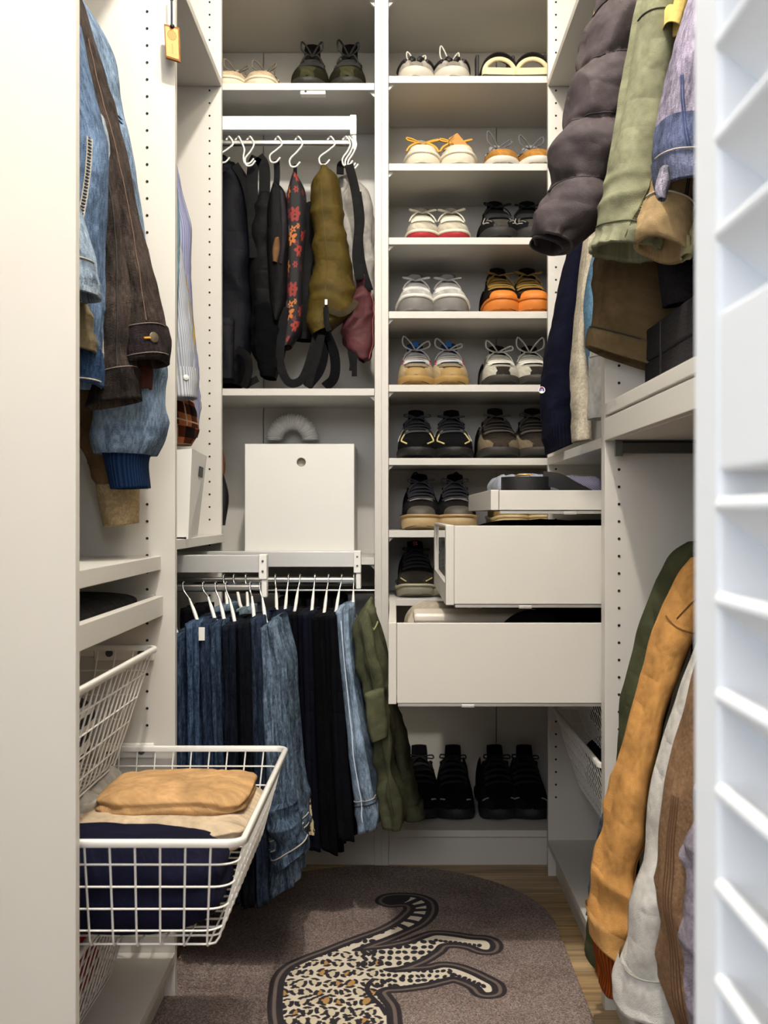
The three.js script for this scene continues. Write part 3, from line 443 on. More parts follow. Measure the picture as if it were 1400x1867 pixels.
/* lower jackets of the right wardrobe */
{ let G, m;
  m = fab('weave', '#4c4f38');
  G = garment('work_jacket', 'dark olive green work jacket with a stitched elbow patch', 'jacket', GB, { Z: 1.87, th: 0.1, nv: 90, L: [[1262, 988], [1226, 1010], [1202, 1052], [1184, 1098], [1168, 1135], [1154, 1195], [1140, 1260], [1131, 1320], [1126, 1390], [1113, 1470], [1098, 1560], [1080, 1660], [1069, 1742]], R: [[1330, 990], [1300, 1060], [1272, 1130], [1246, 1190], [1222, 1260], [1204, 1340], [1190, 1430], [1170, 1540], [1140, 1650], [1100, 1756]], mat: m, body: [1, 0.72, H + 0.03, H - 0.62, 0.2] });
  for (const d of [0, 0.09]) line(G, 'seam', seamLine(G.o, (k) => [0.19 + 0.09 * k, 2.5 - 0.9 * k + d], 0.0012), plain('#2b2d1e', 0.9));
  line(G, 'seam', seamLine(G.o, (k) => [0.28 + 0.3 * k, 1.6 + 1.0 * k], 0.0013), plain('#8d8a62', 0.9));
  m = fab('denim', '#566272');
  G = garment('denim_jacket', 'grey blue denim jacket edge behind the olive work jacket', 'jacket', GB, { Z: 1.915, th: 0.06, L: [[1128, 1380], [1112, 1450], [1095, 1520], [1078, 1610], [1072, 1672]], R: [[1180, 1380], [1160, 1460], [1150, 1540], [1130, 1620], [1110, 1680]], mat: m });
  m = fab('weave', '#dfa560');
  G = garment('chore_coat', 'mustard orange canvas coat with a rust red lining at the cuff', 'jacket', GB, { Z: 1.74, th: 0.12, nv: 120, nu: 60, L: [[1266, 1018], [1242, 1046], [1216, 1108], [1199, 1152], [1181, 1215], [1165, 1270], [1150, 1330], [1134, 1395], [1118, 1450], [1106, 1515], [1093, 1590], [1083, 1655], [1079, 1705]], R: [[1330, 1020], [1304, 1080], [1266, 1140], [1234, 1225], [1206, 1310], [1186, 1390], [1172, 1460], [1162, 1540], [1152, 1630], [1146, 1690], [1132, 1742]], mat: m, body: [1, 0.72, H + 0.02, H - 0.62, 0.2],
    fold: (lx, ly, t, a, s) => 0.005 * fbm(lx * 11 + s, ly * 4, s) + 0.008 * ridge(lx * 10 + ly * 5, ly * 11 + s, s) * (0.25 + 0.75 * sst(0.5, 0.8, t)) });
  line(G, 'seam', seamLine(G.o, (k) => [0.165 + 0.05 * k - 0.02 * k * k, 2.9 - 1.7 * k], 0.0013), plain('#6b4518', 0.9)); line(G, 'seam', seamLine(G.o, (k) => [0.165 - 0.12 * k, 2.2 - 0.9 * k], 0.0013), plain('#6b4518', 0.9));
  for (const d of [0, 0.12]) line(G, 'seam', seamLine(G.o, (k) => [0.55 + 0.43 * k, 0.75 - 0.2 * k - d], 0.0012, 40), plain('#a06a28', 0.9));
  band(G, 'cuff', fab('weave', '#e6b06c'), 0.94, 1, 0.004);
  add(G.g, 'lining', loft(outl(1.74, [[1086, 1690], [1089, 1745], [1093, 1800]], [[1140, 1690], [1136, 1750], [1130, 1806]], 0.08, { fold: FO.crumple(0.006, 16), seed: 4 }), { nv: 24 }), fab('rib', '#a4501c'));
  m = fab('weave', '#eceae4');
  G = garment('chore_coat', 'off white cotton coat with a turned up cuff', 'jacket', GB, { Z: 1.61, th: 0.13, nv: 120, nu: 60, L: [[1320, 1110], [1290, 1150], [1262, 1215], [1234, 1290], [1210, 1370], [1192, 1450], [1178, 1530], [1164, 1620], [1150, 1720], [1136, 1832]], R: [[1340, 1120], [1310, 1200], [1276, 1290], [1248, 1370], [1232, 1450], [1222, 1540], [1218, 1620], [1222, 1720], [1226, 1824]], mat: m, body: [1, 0.73, H + 0.03, H - 0.6, 0.2],
    fold: (lx, ly, t, a, s) => 0.005 * fbm(lx * 11 + s, ly * 4, s) + 0.011 * ridge(lx * 16 + s, ly * 4.5 + lx * 5, s) * sst(0.45, 0.75, t) });
  band(G, 'cuff', fab('weave', '#efede8'), 0.9, 1, 0.005); line(G, 'seam', hoop(G.o, 0.9, 0.1, 3, 0.0013, 0.0065), plain('#a9a79e', 0.9));
  m = fab('felt', '#98785b');
  G = garment('suede_jacket', 'brown suede jacket with rows of topstitching down the sleeve', 'jacket', GB, { Z: 1.5, th: 0.13, nv: 110, nu: 56, L: [[1330, 1130], [1290, 1190], [1256, 1290], [1232, 1370], [1214, 1450], [1205, 1530], [1207, 1610], [1217, 1720], [1232, 1830], [1246, 1900]], R: [[1370, 1140], [1350, 1300], [1340, 1500], [1340, 1700], [1345, 1900]], mat: m, body: [1, 0.74, H + 0.03, H - 0.6, 0.2],
    fold: (lx, ly, t, a, s) => 0.006 * fbm(lx * 9 + s, ly * 4, s) + 0.012 * ridge(lx * 9 - ly * 5, ly * 8 + s, s) * sst(0.5, 0.75, t) });
  for (const d of [0, 0.1, 0.2, 0.3]) line(G, 'seam', seamLine(G.o, (k) => [0.42 + 0.55 * k, 2.92 - 0.25 * k - d], 0.0013, 40), plain('#6a4d36', 0.9));
  G = garment('hooded_sweatshirt', 'mauve grey sweatshirt at the edge of the open door', 'sweater', GB, { Z: 1.41, th: 0.1, L: [[1275, 1440], [1258, 1500], [1255, 1600], [1252, 1700], [1260, 1800], [1258, 1900]], R: [[1390, 1440], [1385, 1600], [1390, 1900]], mat: fab('felt', '#a39aa8'), fold: FO.crumple(0.009, 9), body: [1, 0.75, H + 0.03, H - 0.55, 0.2] });
}
/* sweaters of the far right wardrobe */
{ let G;
  G = garment('sweatshirt', 'navy sweatshirt with a small round crest at the cuff', 'sweater', GW, { Z: 2.5, th: 0.1, nv: 90, L: [[1040, 380], [1034, 450], [1021, 520], [1006, 600], [994, 660], [985, 715], [988, 765], [992, 800], [998, 829]], R: [[1086, 380], [1075, 450], [1064, 520], [1054, 600], [1050, 680], [1047, 760], [1044, 809]], mat: fab('felt', '#14162a'), fold: FO.denim(0.006, 0.55), body: [1, 0.74, H + 0.92, H + 0.18, 0.2] });
  band(G, 'cuff', fab('rib', '#121426'), 0.9, 1, 0.002);
  const cg = new THREE.CylinderGeometry(0.0078, 0.0078, 0.002, 24); cg.rotateX(PI / 2); const cp = P(987.5, 711, 2.44); cg.translate(cp.x, cp.y, cp.z);
  const cc = document.createElement('canvas'); cc.width = cc.height = 128; const x = cc.getContext('2d'); x.fillStyle = '#f2f0ea'; x.fillRect(0, 0, 128, 128); x.lineWidth = 26; x.strokeStyle = '#2b3c9a'; x.beginPath(); x.arc(66, 64, 34, -0.9, 0.9, true); x.stroke(); x.strokeStyle = '#c8252c'; x.lineWidth = 14; x.beginPath(); x.arc(60, 64, 44, 2.2, 4.0); x.stroke(); x.fillStyle = '#2b3c9a'; x.beginPath(); x.arc(66, 64, 12, 0, 7); x.fill();
  const ct = new THREE.CanvasTexture(cc); ct.colorSpace = THREE.SRGBColorSpace;
  add(G.g, 'crest', cg, std({ map: ct, roughness: 0.8 }), { label: 'round white crest with a red and blue letter' });
  const ct2 = outl(2.46, [[976, 690], [981, 712], [985, 734]], [[1000, 690], [1000, 734]], 0.03);
  G = garment('knit_sweater', 'cream knit sweater with a ribbed cuff', 'sweater', GW, { Z: 2.36, th: 0.1, nv: 90, L: [[1080, 360], [1066, 430], [1056, 520], [1047, 600], [1041, 660], [1042, 730], [1044, 806]], R: [[1106, 360], [1090, 430], [1076, 520], [1063, 590], [1067, 650], [1074, 730], [1074, 803]], mat: fab('felt', '#ddd3bd'), fold: FO.denim(0.004, 0.7), body: [1, 0.74, H + 0.92, H + 0.2, 0.2] });
  band(G, 'cuff', fab('rib', '#e0d6c0'), 0.88, 1, -0.001); line(G, 'seam', seamLine(G.o, (k) => [0.1 + 0.5 * k, 2.3], 0.0015), plain('#9d968c', 0.9));
  G = garment('sweatshirt', 'steel blue sweatshirt next to the cream knit sweater', 'sweater', GW, { Z: 2.27, th: 0.07, L: [[1094, 380], [1080, 470], [1066, 560], [1069, 620], [1076, 668]], R: [[1130, 380], [1112, 470], [1098, 560], [1090, 620], [1080, 668]], mat: fab('felt', '#6d95b5'), fold: FO.soft(0.004), body: [1, 0.74, H + 0.92, H + 0.2, 0.2] });
  G = garment('sweatshirt', 'white sweatshirt deepest among the sweaters, its hem near the shelf', 'sweater', GW, { Z: 2.18, th: 0.08, L: [[1094, 480], [1084, 560], [1078, 640], [1075, 720], [1074, 764]], R: [[1150, 480], [1142, 620], [1140, 700], [1138, 764]], mat: fab('weave', '#e4e3de'), fold: FO.soft(0.004), body: [1, 0.75, H + 0.92, H + 0.2, 0.2] });
  band(G, 'hem', fab('weave', '#e8e7e2'), 0.6, 1, 0.002); line(G, 'seam', hoop(G.o, 0.61, 0.1, 3, 0.0012, 0.003), plain('#a9a7a0', 0.9));
  G = garment('wool_coat', 'beige strip of a coat edge behind the puffer jacket', 'coat', GR, { Z: 1.96, th: 0.03, part: 'lapel', L: [[1092, -30], [1078, 40], [1060, 110]], R: [[1110, -30], [1100, 40], [1090, 110]], mat: fab('weave', '#c8ad7c'), fold: FO.soft(0.002) });
}
/* ---------- hangers with folded jeans ---------- */
const JA = 'jeans on the shorter pull-out rail', JB = 'trousers on the longer pull-out rail', HA = 'hangers on the shorter pull-out rail', HB = 'hangers on the longer pull-out rail';
function jeans(name, label, group, Z, th, L, R, m, o = {}) {
  const q = outl(Z, L, R, th, { e: o.e || 0.72, back: 1, seed: L[0][0] * 0.13, fold: o.fold || FO.pleat(0.0035, o.f || 3) });
  const p = q.l.getPointAt(0).add(q.r.getPointAt(0)).multiplyScalar(0.5), g = thing(name, label, 'trousers', group, [p.x, p.y, -Z - th / 2]);
  add(g, 'legs', loft(q, { nv: o.nv || 60, nu: o.nu || 60, hem: true, ...(o.loft || {}) }), m);
  return { g, o: q, main: g.children[0] };
}
function hanger(hx, hy, bx, by, Z, label, group) {
  const top = P(hx, hy, Z), b = P(bx, by, Z - 0.05), g = thing('clothes_hanger', label, 'hanger', group, [top.x, b.y, -Z]);
  const bar = H - 0.0845 - 0.06, y = bar + 0.0012;
  const s = (u, dz) => { const p = top.clone().lerp(b, u); return V(p.x, p.y, p.z + dz); };
  const pts = smooth([V(top.x, y - 0.013, -Z - 0.0155), V(top.x, y - 0.002, -Z - 0.0145), V(top.x, y + 0.0022, -Z - 0.006), V(top.x, y + 0.001, -Z + 0.005), V(lerp(top.x, b.x, 0.05), y - 0.013, -Z + 0.0085), s(0.38, 0.0), s(0.52, 0)], 26);
  add(g, 'hook', wire(pts, 0.0017, 6), CHROME);
  add(g, 'arm', sweep(smooth([s(0.36, 0), s(0.5, 0), s(0.66, 0), s(0.86, 0.002), V(b.x, b.y + 0.006, b.z), V(b.x - 0.002, b.y - 0.006, b.z - 0.008)], 22), circ(0.0036, 8), V(0.13, 0.2, 0.97), false, true, (k) => 0.55 + 0.5 * sst(0, 0.4, k)), WPLAS);
  add(g, 'trouser_bar', wire([V(b.x, b.y - 0.006, b.z - 0.005), V(b.x, b.y - 0.008, -Z - 0.13)], 0.0042, 8), WPLAS);
}
{
  const ZfA = 2.1, thA = 0.26;
  const A = [ // top y, left and right at the top, left and right at the bottom, bottom y
    [1160, 300, 336, 296, 342, 1605, '#4b5e7b', 'mid blue jeans with whiskered folds against the wardrobe side', 'whisk'],
    [1136, 334, 366, 338, 372, 1640, '#53698a', 'brighter blue jeans with a white label at the waist'],
    [1134, 363, 384, 368, 392, 1640, '#3a4964', 'deep indigo jeans third from the wardrobe side'],
    [1136, 382, 402, 390, 412, 1650, '#41536b', 'slate blue jeans fourth from the wardrobe side'],
    [1140, 400, 430, 410, 440, 1655, '#1b2231', 'ink blue jeans in the middle of the shorter rail'],
    [1136, 428, 456, 438, 468, 1660, '#12161f', 'black denim jeans beside the washed blue pair'],
    [1128, 453, 478, 464, 492, 1655, '#344055', 'dull blue jeans just inside the washed pair'],
  ];
  A.forEach(([y0, a, b, c, d, y1, col, lab], i) => {
    const G = jeans('jeans', lab, JA, ZfA, thA, [[a, y0 + 3], [lerp(a, c, 0.4), lerp(y0, y1, 0.4)], [c, y1]], [[b, y0], [lerp(b, d, 0.4) + 1, lerp(y0, y1, 0.4)], [d, y1 - 6]], fab('acid', col), { f: 3 + (i % 3), fold: FO.pleat(0.0045, 5 + (i % 2)), nu: 90 });
    if (i === 1) add(G.g, 'waist_label', (() => { const g = box(0, 0.012, 0, 0.026, 0, 0.0015, 0.0004); const p = P(362, 1168, ZfA - 0.008); g.translate(p.x, p.y, p.z); return g; })(), WPLAS, { label: 'white paper waist label' });
  });
  const W = jeans('jeans', 'washed blue jeans with double stitched cuffs, last on the shorter rail', JA, ZfA, 0.27, [[472, 1146], [470, 1250], [474, 1360], [480, 1470], [486, 1560], [490, 1640]], [[498, 1136], [510, 1180], [519, 1215], [523, 1290], [529, 1370], [535, 1440], [545, 1520], [541, 1612]], fab('acid', '#8094ac'), { e: 0.6, fold: (lx, ly, t, a, s) => 0.005 * Math.sin(a * 11 + noise(ly * 4, 1) * 2) + 0.006 * ridge(lx * 12, ly * 14, s) * sst(0.55, 0.8, t), nu: 84 });
  for (const t of [0.79, 0.83]) line(W, 'seam', hoop(W.o, t, 0.1, 3, 0.0014), WSTITCH);
  const C = jeans('jeans', 'washed blue jean leg with an unpicked frayed cuff hanging lowest beside the basket', JA, 2.07, 0.12, [[482, 1480], [490, 1560], [497, 1600]], [[538, 1470], [546, 1515], [556, 1556]], fab('acid', '#637790'), { fold: FO.crumple(0.008, 16) });
  line(C, 'cuff_seam', hoop(C.o, 0.8, 0.1, 3, 0.0014), WSTITCH);
  [[334, 1062, 366, 1146], [370, 1060, 396, 1140], [393, 1062, 413, 1147], [412, 1062, 432, 1150], [456, 1060, 465, 1138], [474, 1062, 486, 1142], [306, 1064, 322, 1159]].forEach((h, i) => hanger(...h, ZA, ['second white hanger from the wardrobe side on the shorter rail', 'third white hanger on the shorter rail, above indigo jeans', 'fourth white hanger on the shorter rail, above slate jeans', 'fifth white hanger on the shorter rail, above ink jeans', 'sixth white hanger on the shorter rail, above dull blue jeans', 'white hanger nearest the bracket of the shorter rail', 'white hanger half hidden by the wardrobe edge'][i], HA));
  const ZfB = 2.36, thB = 0.24;
  const B = [
    [1112, 322, 362, 322, 362, 1500, '#0f1016', 'black trousers behind the blue jeans, furthest along the longer rail'],
    [1108, 386, 410, 386, 412, 1500, '#6c7f92', 'grey blue jeans mostly hidden behind the indigo pair'],
    [1112, 428, 450, 430, 452, 1500, '#9fb3c0', 'pale washed jeans peeking between the white hangers'],
    [1118, 490, 520, 500, 524, 1500, '#151b2e', 'navy corduroy trousers just past the washed blue jeans'],
    [1121, 516, 545, 520, 552, 1530, '#0c0e1a', 'midnight blue trousers second past the washed jeans'],
    [1120, 541, 572, 548, 584, 1560, '#0f1120', 'blue black trousers third past the washed jeans'],
    [1124, 566, 596, 578, 622, 1566, '#09090d', 'black trousers with the lowest dangling hem'],
    [1122, 590, 617, 600, 648, 1542, '#0c0d13', 'charcoal trousers touching the light blue jeans'],
  ];
  B.forEach(([y0, a, b, c, d, y1, col, lab], i) => jeans('trousers', lab, JB, ZfB, thB, [[a, y0 + 2], [lerp(a, c, 0.45), lerp(y0, y1, 0.5)], [c, y1 - 20]], [[b, y0], [lerp(b, d, 0.4), lerp(y0, y1, 0.5)], [d, y1]], fab(i % 2 ? 'weave' : 'denim', col), { fold: FO.pleat(0.004, 4) }));
  const K = jeans('trousers', 'leopard print trouser cuff strip poking below the black trousers', JB, 2.35, 0.05, [[553, 1440], [555, 1476], [558, 1522]], [[562, 1440], [566, 1476], [572, 1524]], mat('leopard cloth', () => { const c = document.createElement('canvas'); c.width = c.height = 128; const x = c.getContext('2d'), r = rng(5); x.fillStyle = '#d9c7a0'; x.fillRect(0, 0, 128, 128); x.fillStyle = '#3a2a20'; for (let i = 0; i < 70; i++) { x.beginPath(); x.ellipse(r() * 128, r() * 128, 3 + r() * 4, 2 + r() * 3, r() * 3, 0, 7); x.fill(); } const t = new THREE.CanvasTexture(c); t.colorSpace = THREE.SRGBColorSpace; t.wrapS = t.wrapT = THREE.RepeatWrapping; t.repeat.set(10, 10); return std({ map: t, roughness: 0.9 }); }));
  const LB = jeans('jeans', 'light blue stonewashed jeans near the end of the longer rail', JB, ZfB, 0.22, [[611, 1116], [617, 1200], [626, 1280], [636, 1370], [645, 1450], [656, 1524]], [[641, 1105], [645, 1190], [657, 1285], [668, 1350], [681, 1420], [695, 1475], [692, 1508]], fab('denim', '#b4cce6'), { fold: (lx, ly, t, a, s) => 0.004 * Math.sin(a * 6 + 2 * noise(ly * 4, 3)) + 0.006 * ridge(lx * 14, ly * 12, s) * sst(0.4, 0.8, t) });
  for (const [t, m] of [[0.86, WSTITCH], [0.88, DST]]) line(LB, 'seam', hoop(LB.o, t, 0.1, 3, 0.0013), m);
  line(LB, 'seam', seamLine(LB.o, (k) => [0.05 + 0.9 * k, 2.0], 0.0013), plain('#dfe8f2', 0.9));
  const CG = jeans('cargo_trousers', 'olive green cargo trousers with side pockets, last on the longer rail', JB, ZfB - 0.01, 0.2, [[644, 1140], [650, 1190], [664, 1270], [678, 1340], [690, 1410], [700, 1480], [706, 1516]], [[670, 1103], [684, 1150], [700, 1220], [707, 1290], [718, 1370], [730, 1440], [741, 1490], [730, 1514]], fab('weave', '#64664d'), { fold: (lx, ly, t, a, s) => 0.005 * Math.sin(a * 6 + 2 * noise(ly * 4, 3)) + 0.009 * ridge(lx * 16, ly * 13, s) });
  add(CG.g, 'pocket', loft(outl(ZfB - 0.035, [[664, 1265], [672, 1330], [678, 1352]], [[700, 1255], [706, 1310], [708, 1340]], 0.03, { fold: FO.crumple(0.002), e: 0.6 }), { nv: 12, nu: 24 }), fab('weave', '#6b6d53'));
  line(CG, 'belt_loop', seamLine(CG.o, (k) => [0.1 + 0.012 * Math.sin(k * 3.1), lerp(0.35, 1.1, k)], 0.0022), plain('#8d8c6c', 0.9)); line(CG, 'seam', seamLine(CG.o, (k) => [0.03 + 0.9 * k, 1.6], 0.0014), plain('#3c3c2a', 0.9));
  const C2 = jeans('cargo_trousers', 'dark olive trouser leg with a rolled cuff behind the cargo pair', JB, ZfB + 0.03, 0.15, [[702, 1286], [712, 1350], [726, 1430], [738, 1500]], [[718, 1270], [735, 1330], [750, 1400], [760, 1450], [773, 1496]], fab('weave', '#4e4f3c'), { fold: FO.crumple(0.006, 13) });
  add(C2.g, 'cuff', loft(C2.o, { t0: 0.88, t1: 1, nv: 8, inf: 0.004, top: false }), fab('weave', '#555642'));
  [[502, 1047, 505, 1119], [526, 1047, 519, 1123], [547, 1047, 537, 1119], [574, 1047, 568, 1122], [599, 1047, 590, 1128], [623, 1047, 611, 1125], [645, 1047, 643, 1130], [408, 1046, 416, 1116], [426, 1046, 440, 1112], [448, 1046, 453, 1118]].forEach((h, i) => hanger(...h, ZB, ['first white hanger right past the short rail bracket', 'second white hanger past the short rail bracket', 'third white hanger past the short rail bracket', 'fourth white hanger past the short rail bracket', 'white hanger above the lowest hanging black trousers', 'white hanger holding the light blue stonewashed jeans', 'white hanger holding the olive cargo trousers', 'hanger behind, above the grey blue jeans', 'hanger behind, above the pale washed jeans', 'hanger behind, tucked at the short rail bracket'][i], HB));
  // dark clothes on the rail inside the back unit
  add(B1, 'clothes_rail', cyl(V(DV - 0.5 + TH, backY(1085), -2.95), V(DV - TH, backY(1085), -2.95), 0.0125, 14), STEEL);
  [[505, 530, '#0c0d12', 'black wool trousers on the inner rail, behind the navy corduroys'], [528, 556, '#0c0d12', 'black trousers on the inner rail, second from the wall side'], [553, 582, '#0c0d12', 'charcoal trousers on the inner rail, in the middle'], [580, 608, '#0c0d12', 'black pleated trousers on the inner rail, behind the charcoal pair'], [604, 628, '#0c0d12', 'dark trousers on the inner rail by the white rail end']].forEach(([a, b, c, l]) => jeans('trousers', l, 'dark trousers on the inner rail', 2.86, 0.2, [[a, 1094], [a - 1, 1300], [a, 1480]], [[b, 1092], [b + 1, 1300], [b + 2, 1482]], fab('weave', c), { nv: 24, nu: 36 }));
}

/* ---------- wire baskets ---------- */
function basket(label, side, xf, dx, z0, z1, y, h, ins, o = {}) {
  const xb = xf + side * dx, g = thing('wire_basket', label, 'basket', 'white wire baskets in the wardrobes', [xf, y - h, -(z0 + z1) / 2]);
  const rim = (x0, x1, a, b, yy, r) => { const p = [], sx = Math.sign(x1 - x0); for (const [cx, cz, q] of [[x1 - sx * r, b - r, 0], [x0 + sx * r, b - r, 1], [x0 + sx * r, a + r, 2], [x1 - sx * r, a + r, 3]]) for (let k = 0; k <= 5; k++) { const t = (q + k / 5) * PI / 2; p.push(V(cx + sx * r * Math.cos(t), yy, -(cz + r * Math.sin(t)))); } return p; };
  add(g, 'rim', sweep(rim(xb, xf, z0, z1, y, 0.02), [[-0.0045, -0.005], [0.0045, -0.005], [0.0045, 0.003], [0.002, 0.005], [-0.002, 0.005], [-0.0045, 0.003]], V(0, 1, 0), true), WIRE);
  const cr = o.cr || 0.0016, c0 = 0.018, nx = Math.round((dx - 0.07) / 0.034), nz = Math.round((z1 - z0 - 0.07) / 0.034);
  const uw = (A, B, C, D) => { const e = 0.012, mixp = (p, q, d) => p.clone().addScaledVector(q.clone().sub(p).normalize(), d); return wire([A, mixp(B, A, e), B.clone().lerp(mixp(B, A, e), 0.3).lerp(mixp(B, C, e), 0.3), mixp(B, C, e), mixp(C, B, e), C.clone().lerp(mixp(C, B, e), 0.3).lerp(mixp(C, D, e), 0.3), mixp(C, D, e), D], cr, 5); };
  const zi0 = z0 + ins, zi1 = z1 - ins, xi = xf + side * ins, xo = xb - side * ins;
  for (let i = 0; i <= nz; i++) { const k = i / nz, zt = lerp(z0 + 0.035, z1 - 0.035, k), zb = lerp(z0 + 0.035 + ins * 0.5, z1 - 0.035 - ins * 0.5, k); add(g, 'wire', uw(V(xf, y, -zt), V(xi, y - h, -zb), V(xo, y - h, -zb), V(xb, y, -zt)), WIRE); }
  for (let i = 0; i <= nx; i++) { const k = i / nx, xt = lerp(xf + side * 0.042, xb - side * 0.035, k), xbm = lerp(xf + side * (0.042 + ins * 0.3), xb - side * (0.035 + ins * 0.3), k); add(g, 'wire', uw(V(xt, y, -z0), V(xbm, y - h, -zi0), V(xbm, y - h, -zi1), V(xt, y, -z1)), WIRE); }
  for (const k of o.levels || [0.2, 0.41, 0.62, 0.83]) { const q = ins * k; add(g, 'wire', sweep(rim(xb - side * q, xf + side * q, z0 + q, z1 - q, y - h * k, 0.025), circ(cr, 5), V(0, 1, 0), true), WIRE); }
  for (const z of [z1 - 0.001]) if (o.runner) add(g, 'runner', box(o.runner[0], o.runner[1], y - 0.006, y + 0.012, z + 0.005, z + 0.017), WPLAS);
  return g;
}
basket('tilted white wire basket holding striped clothes below the felt tray', -1, -0.438, 0.5, 1.43, 1.965, H - 0.245, 0.2, 0.06);
basket('big white wire basket pulled far out with folded clothes', -1, -0.203, 0.55, 1.424, 2.0, H - 0.4375, 0.157, 0.042);
basket('lowest white wire basket with red clothes on the left', -1, -0.45, 0.5, 1.43, 1.985, H - 0.625, 0.2, 0.06);
basket('upper white wire basket under the drawers on the right', 1, 0.405, 0.52, 2.04, 2.66, H - 0.345, 0.19, 0.06, { cr: 0.0012 });
basket('lower white wire basket near the floor on the right', 1, 0.392, 0.52, 2.04, 2.66, H - 0.48, 0.19, 0.06, { cr: 0.0012 });
{ // runner brackets of the left baskets, screwed to the wardrobe side
  for (const y of [H - 0.262, H - 0.445]) {
    const r = add(L1, 'runner', merge([box(-0.565, -0.452, y - 0.012, y + 0.016, 2.004, 2.0125, 0.004), box(-0.94, -0.565, y - 0.004, y + 0.014, 2.002, 2.0125, 0.002)]), WPLAS);
    for (const x of [-0.535, -0.475]) { const g = new THREE.CylinderGeometry(0.0068, 0.0068, 0.004, 16); g.rotateX(PI / 2); g.translate(x, y + 0.002, -2.003); add(r, 'screw', g, GREYM); }
  }
  const y = H - 0.475, r = add(R2, 'runner', box(0.41, 0.5, y - 0.014, y + 0.014, 2.70, 2.7115, 0.004), WPLAS); const g = new THREE.CylinderGeometry(0.006, 0.006, 0.004, 16); g.rotateX(PI / 2); g.translate(0.455, y, -2.699); add(r, 'screw', g, GREYM);
}
/* folded cloth: a rounded slab with wavy, layered front */
function folded(name, label, cat, group, x0, x1, y0, y1, z0, z1, m, o = {}) {
  const nu = 72, nv = 36, pos = [], uv = [], idx = [], cx = (x0 + x1) / 2, cy = (y0 + y1) / 2, cz = (z0 + z1) / 2, a = (x1 - x0) / 2, b = (y1 - y0) / 2, c = (z1 - z0) / 2, s = o.seed || x0 * 31, E = o.e || 0.35, sp = (v, e) => Math.sign(v) * Math.abs(v) ** e;
  for (let i = 0; i <= nv; i++) for (let j = 0; j <= nu; j++) {
    const ph = -PI / 2 + i / nv * PI, th = j / nu * 2 * PI, kx = sp(Math.cos(ph), 0.55) * sp(Math.cos(th), E), kz = sp(Math.cos(ph), 0.55) * sp(Math.sin(th), E), ky = sp(Math.sin(ph), 0.8);
    const lay = o.layers ? Math.abs(Math.sin((ky * 0.5 + 0.5) * PI * o.layers + noise(kx * 3, kz * 2, s))) : 1, n = (o.amp ?? 0.006) * fbm(kx * 2.2 + s, kz * 2.4, ky + s), side = Math.sqrt(kx * kx + kz * kz);
    const q = 1 - (1 - lay) * 0.05 * side;
    pos.push(cx + a * kx * q + n * 0.5, cy + b * ky + n + (o.sag || 0) * (kx * kx - 0.3), -cz + c * kz * q); o.uvy ? uv.push(kz * c + kx * a, b * ky) : uv.push(kx * a + ky * 0.03, kz * c + ky * b);
  }
  for (let i = 0; i < nv; i++) for (let j = 0; j < nu; j++) { const p = i * (nu + 1) + j, q = p + nu + 1; idx.push(p, p + 1, q, p + 1, q + 1, q); }
  const g = new THREE.BufferGeometry(); g.setAttribute('position', new THREE.Float32BufferAttribute(pos, 3)); g.setAttribute('uv', new THREE.Float32BufferAttribute(uv, 2));
  idx.reverse(); g.setIndex(idx); g.computeVertexNormals();
  const t = thing(name, label, cat, group, [cx, y0, -cz]); add(t, 'fabric', g, m); return t;
}
const GC = 'folded clothes in the big wire basket';
folded('folded_shirt', 'folded apricot tan shirt on top of the pile in the big basket', 'shirt', GC, -0.478, -0.232, H - 0.478, H - 0.436, 1.655, 1.87, fab('weave', '#dcb07c'), { layers: 2, amp: 0.005 });
folded('folded_shirt', 'folded cream shirt under the apricot one in the big basket', 'shirt', GC, -0.56, -0.222, H - 0.515, H - 0.464, 1.58, 1.88, fab('weave', '#e4ceb0'), { layers: 2, amp: 0.006, sag: 0.004, e: 0.25 });
folded('folded_sweater', 'big navy sweater filling the front of the big basket', 'sweater', GC, -0.74, -0.238, H - 0.588, H - 0.457, 1.462, 1.63, fab('felt', '#191a30'), { layers: 2, amp: 0.006, e: 0.25 });
folded('folded_shirt', 'crumpled grey white shirt at the back of the big basket', 'shirt', GC, -0.70, -0.47, H - 0.50, H - 0.445, 1.66, 1.93, fab('weave', '#d5d0c6'), { layers: 1, amp: 0.018 });
const STRIPED = mat('striped jersey', () => std({ roughness: 0.9, map: tex(128, (u, v, x, y) => (v * 4 % 1 < 0.5 ? 0.88 : 0.06) + 0.05 * hash(x, y), true, [9, 9]) }));
folded('folded_shirt', 'black and white striped top in the tilted basket', 'shirt', null, -0.80, -0.497, H - 0.438, H - 0.275, 1.47, 1.84, STRIPED, { layers: 2, amp: 0.012, uvy: true });
folded('folded_sweater', 'red sweater in the lowest basket', 'sweater', null, -0.86, -0.505, H - 0.82, H - 0.68, 1.47, 1.93, fab('felt', '#b02028'), { layers: 2, amp: 0.01 });
folded('folded_sweater', 'dark folded sweater in the lower basket near the floor', 'sweater', null, 0.438, 0.85, H - 0.665, H - 0.5, 2.1, 2.6, fab('felt', '#1c1c22'), { layers: 2 });
folded('folded_sweater', 'dark folded knitwear in the basket under the drawers', 'sweater', null, 0.452, 0.85, H - 0.53, H - 0.37, 2.1, 2.6, fab('felt', '#131318'), { layers: 2 });
folded('felt_insert', 'dark grey felt liner lying in the tray of the left wardrobe', 'tray liner', null, -0.93, -0.46, H - 0.181, H - 0.133, 1.43, 1.975, fab('felt', '#3f3e3d'), { amp: 0.002, e: 0.22 });
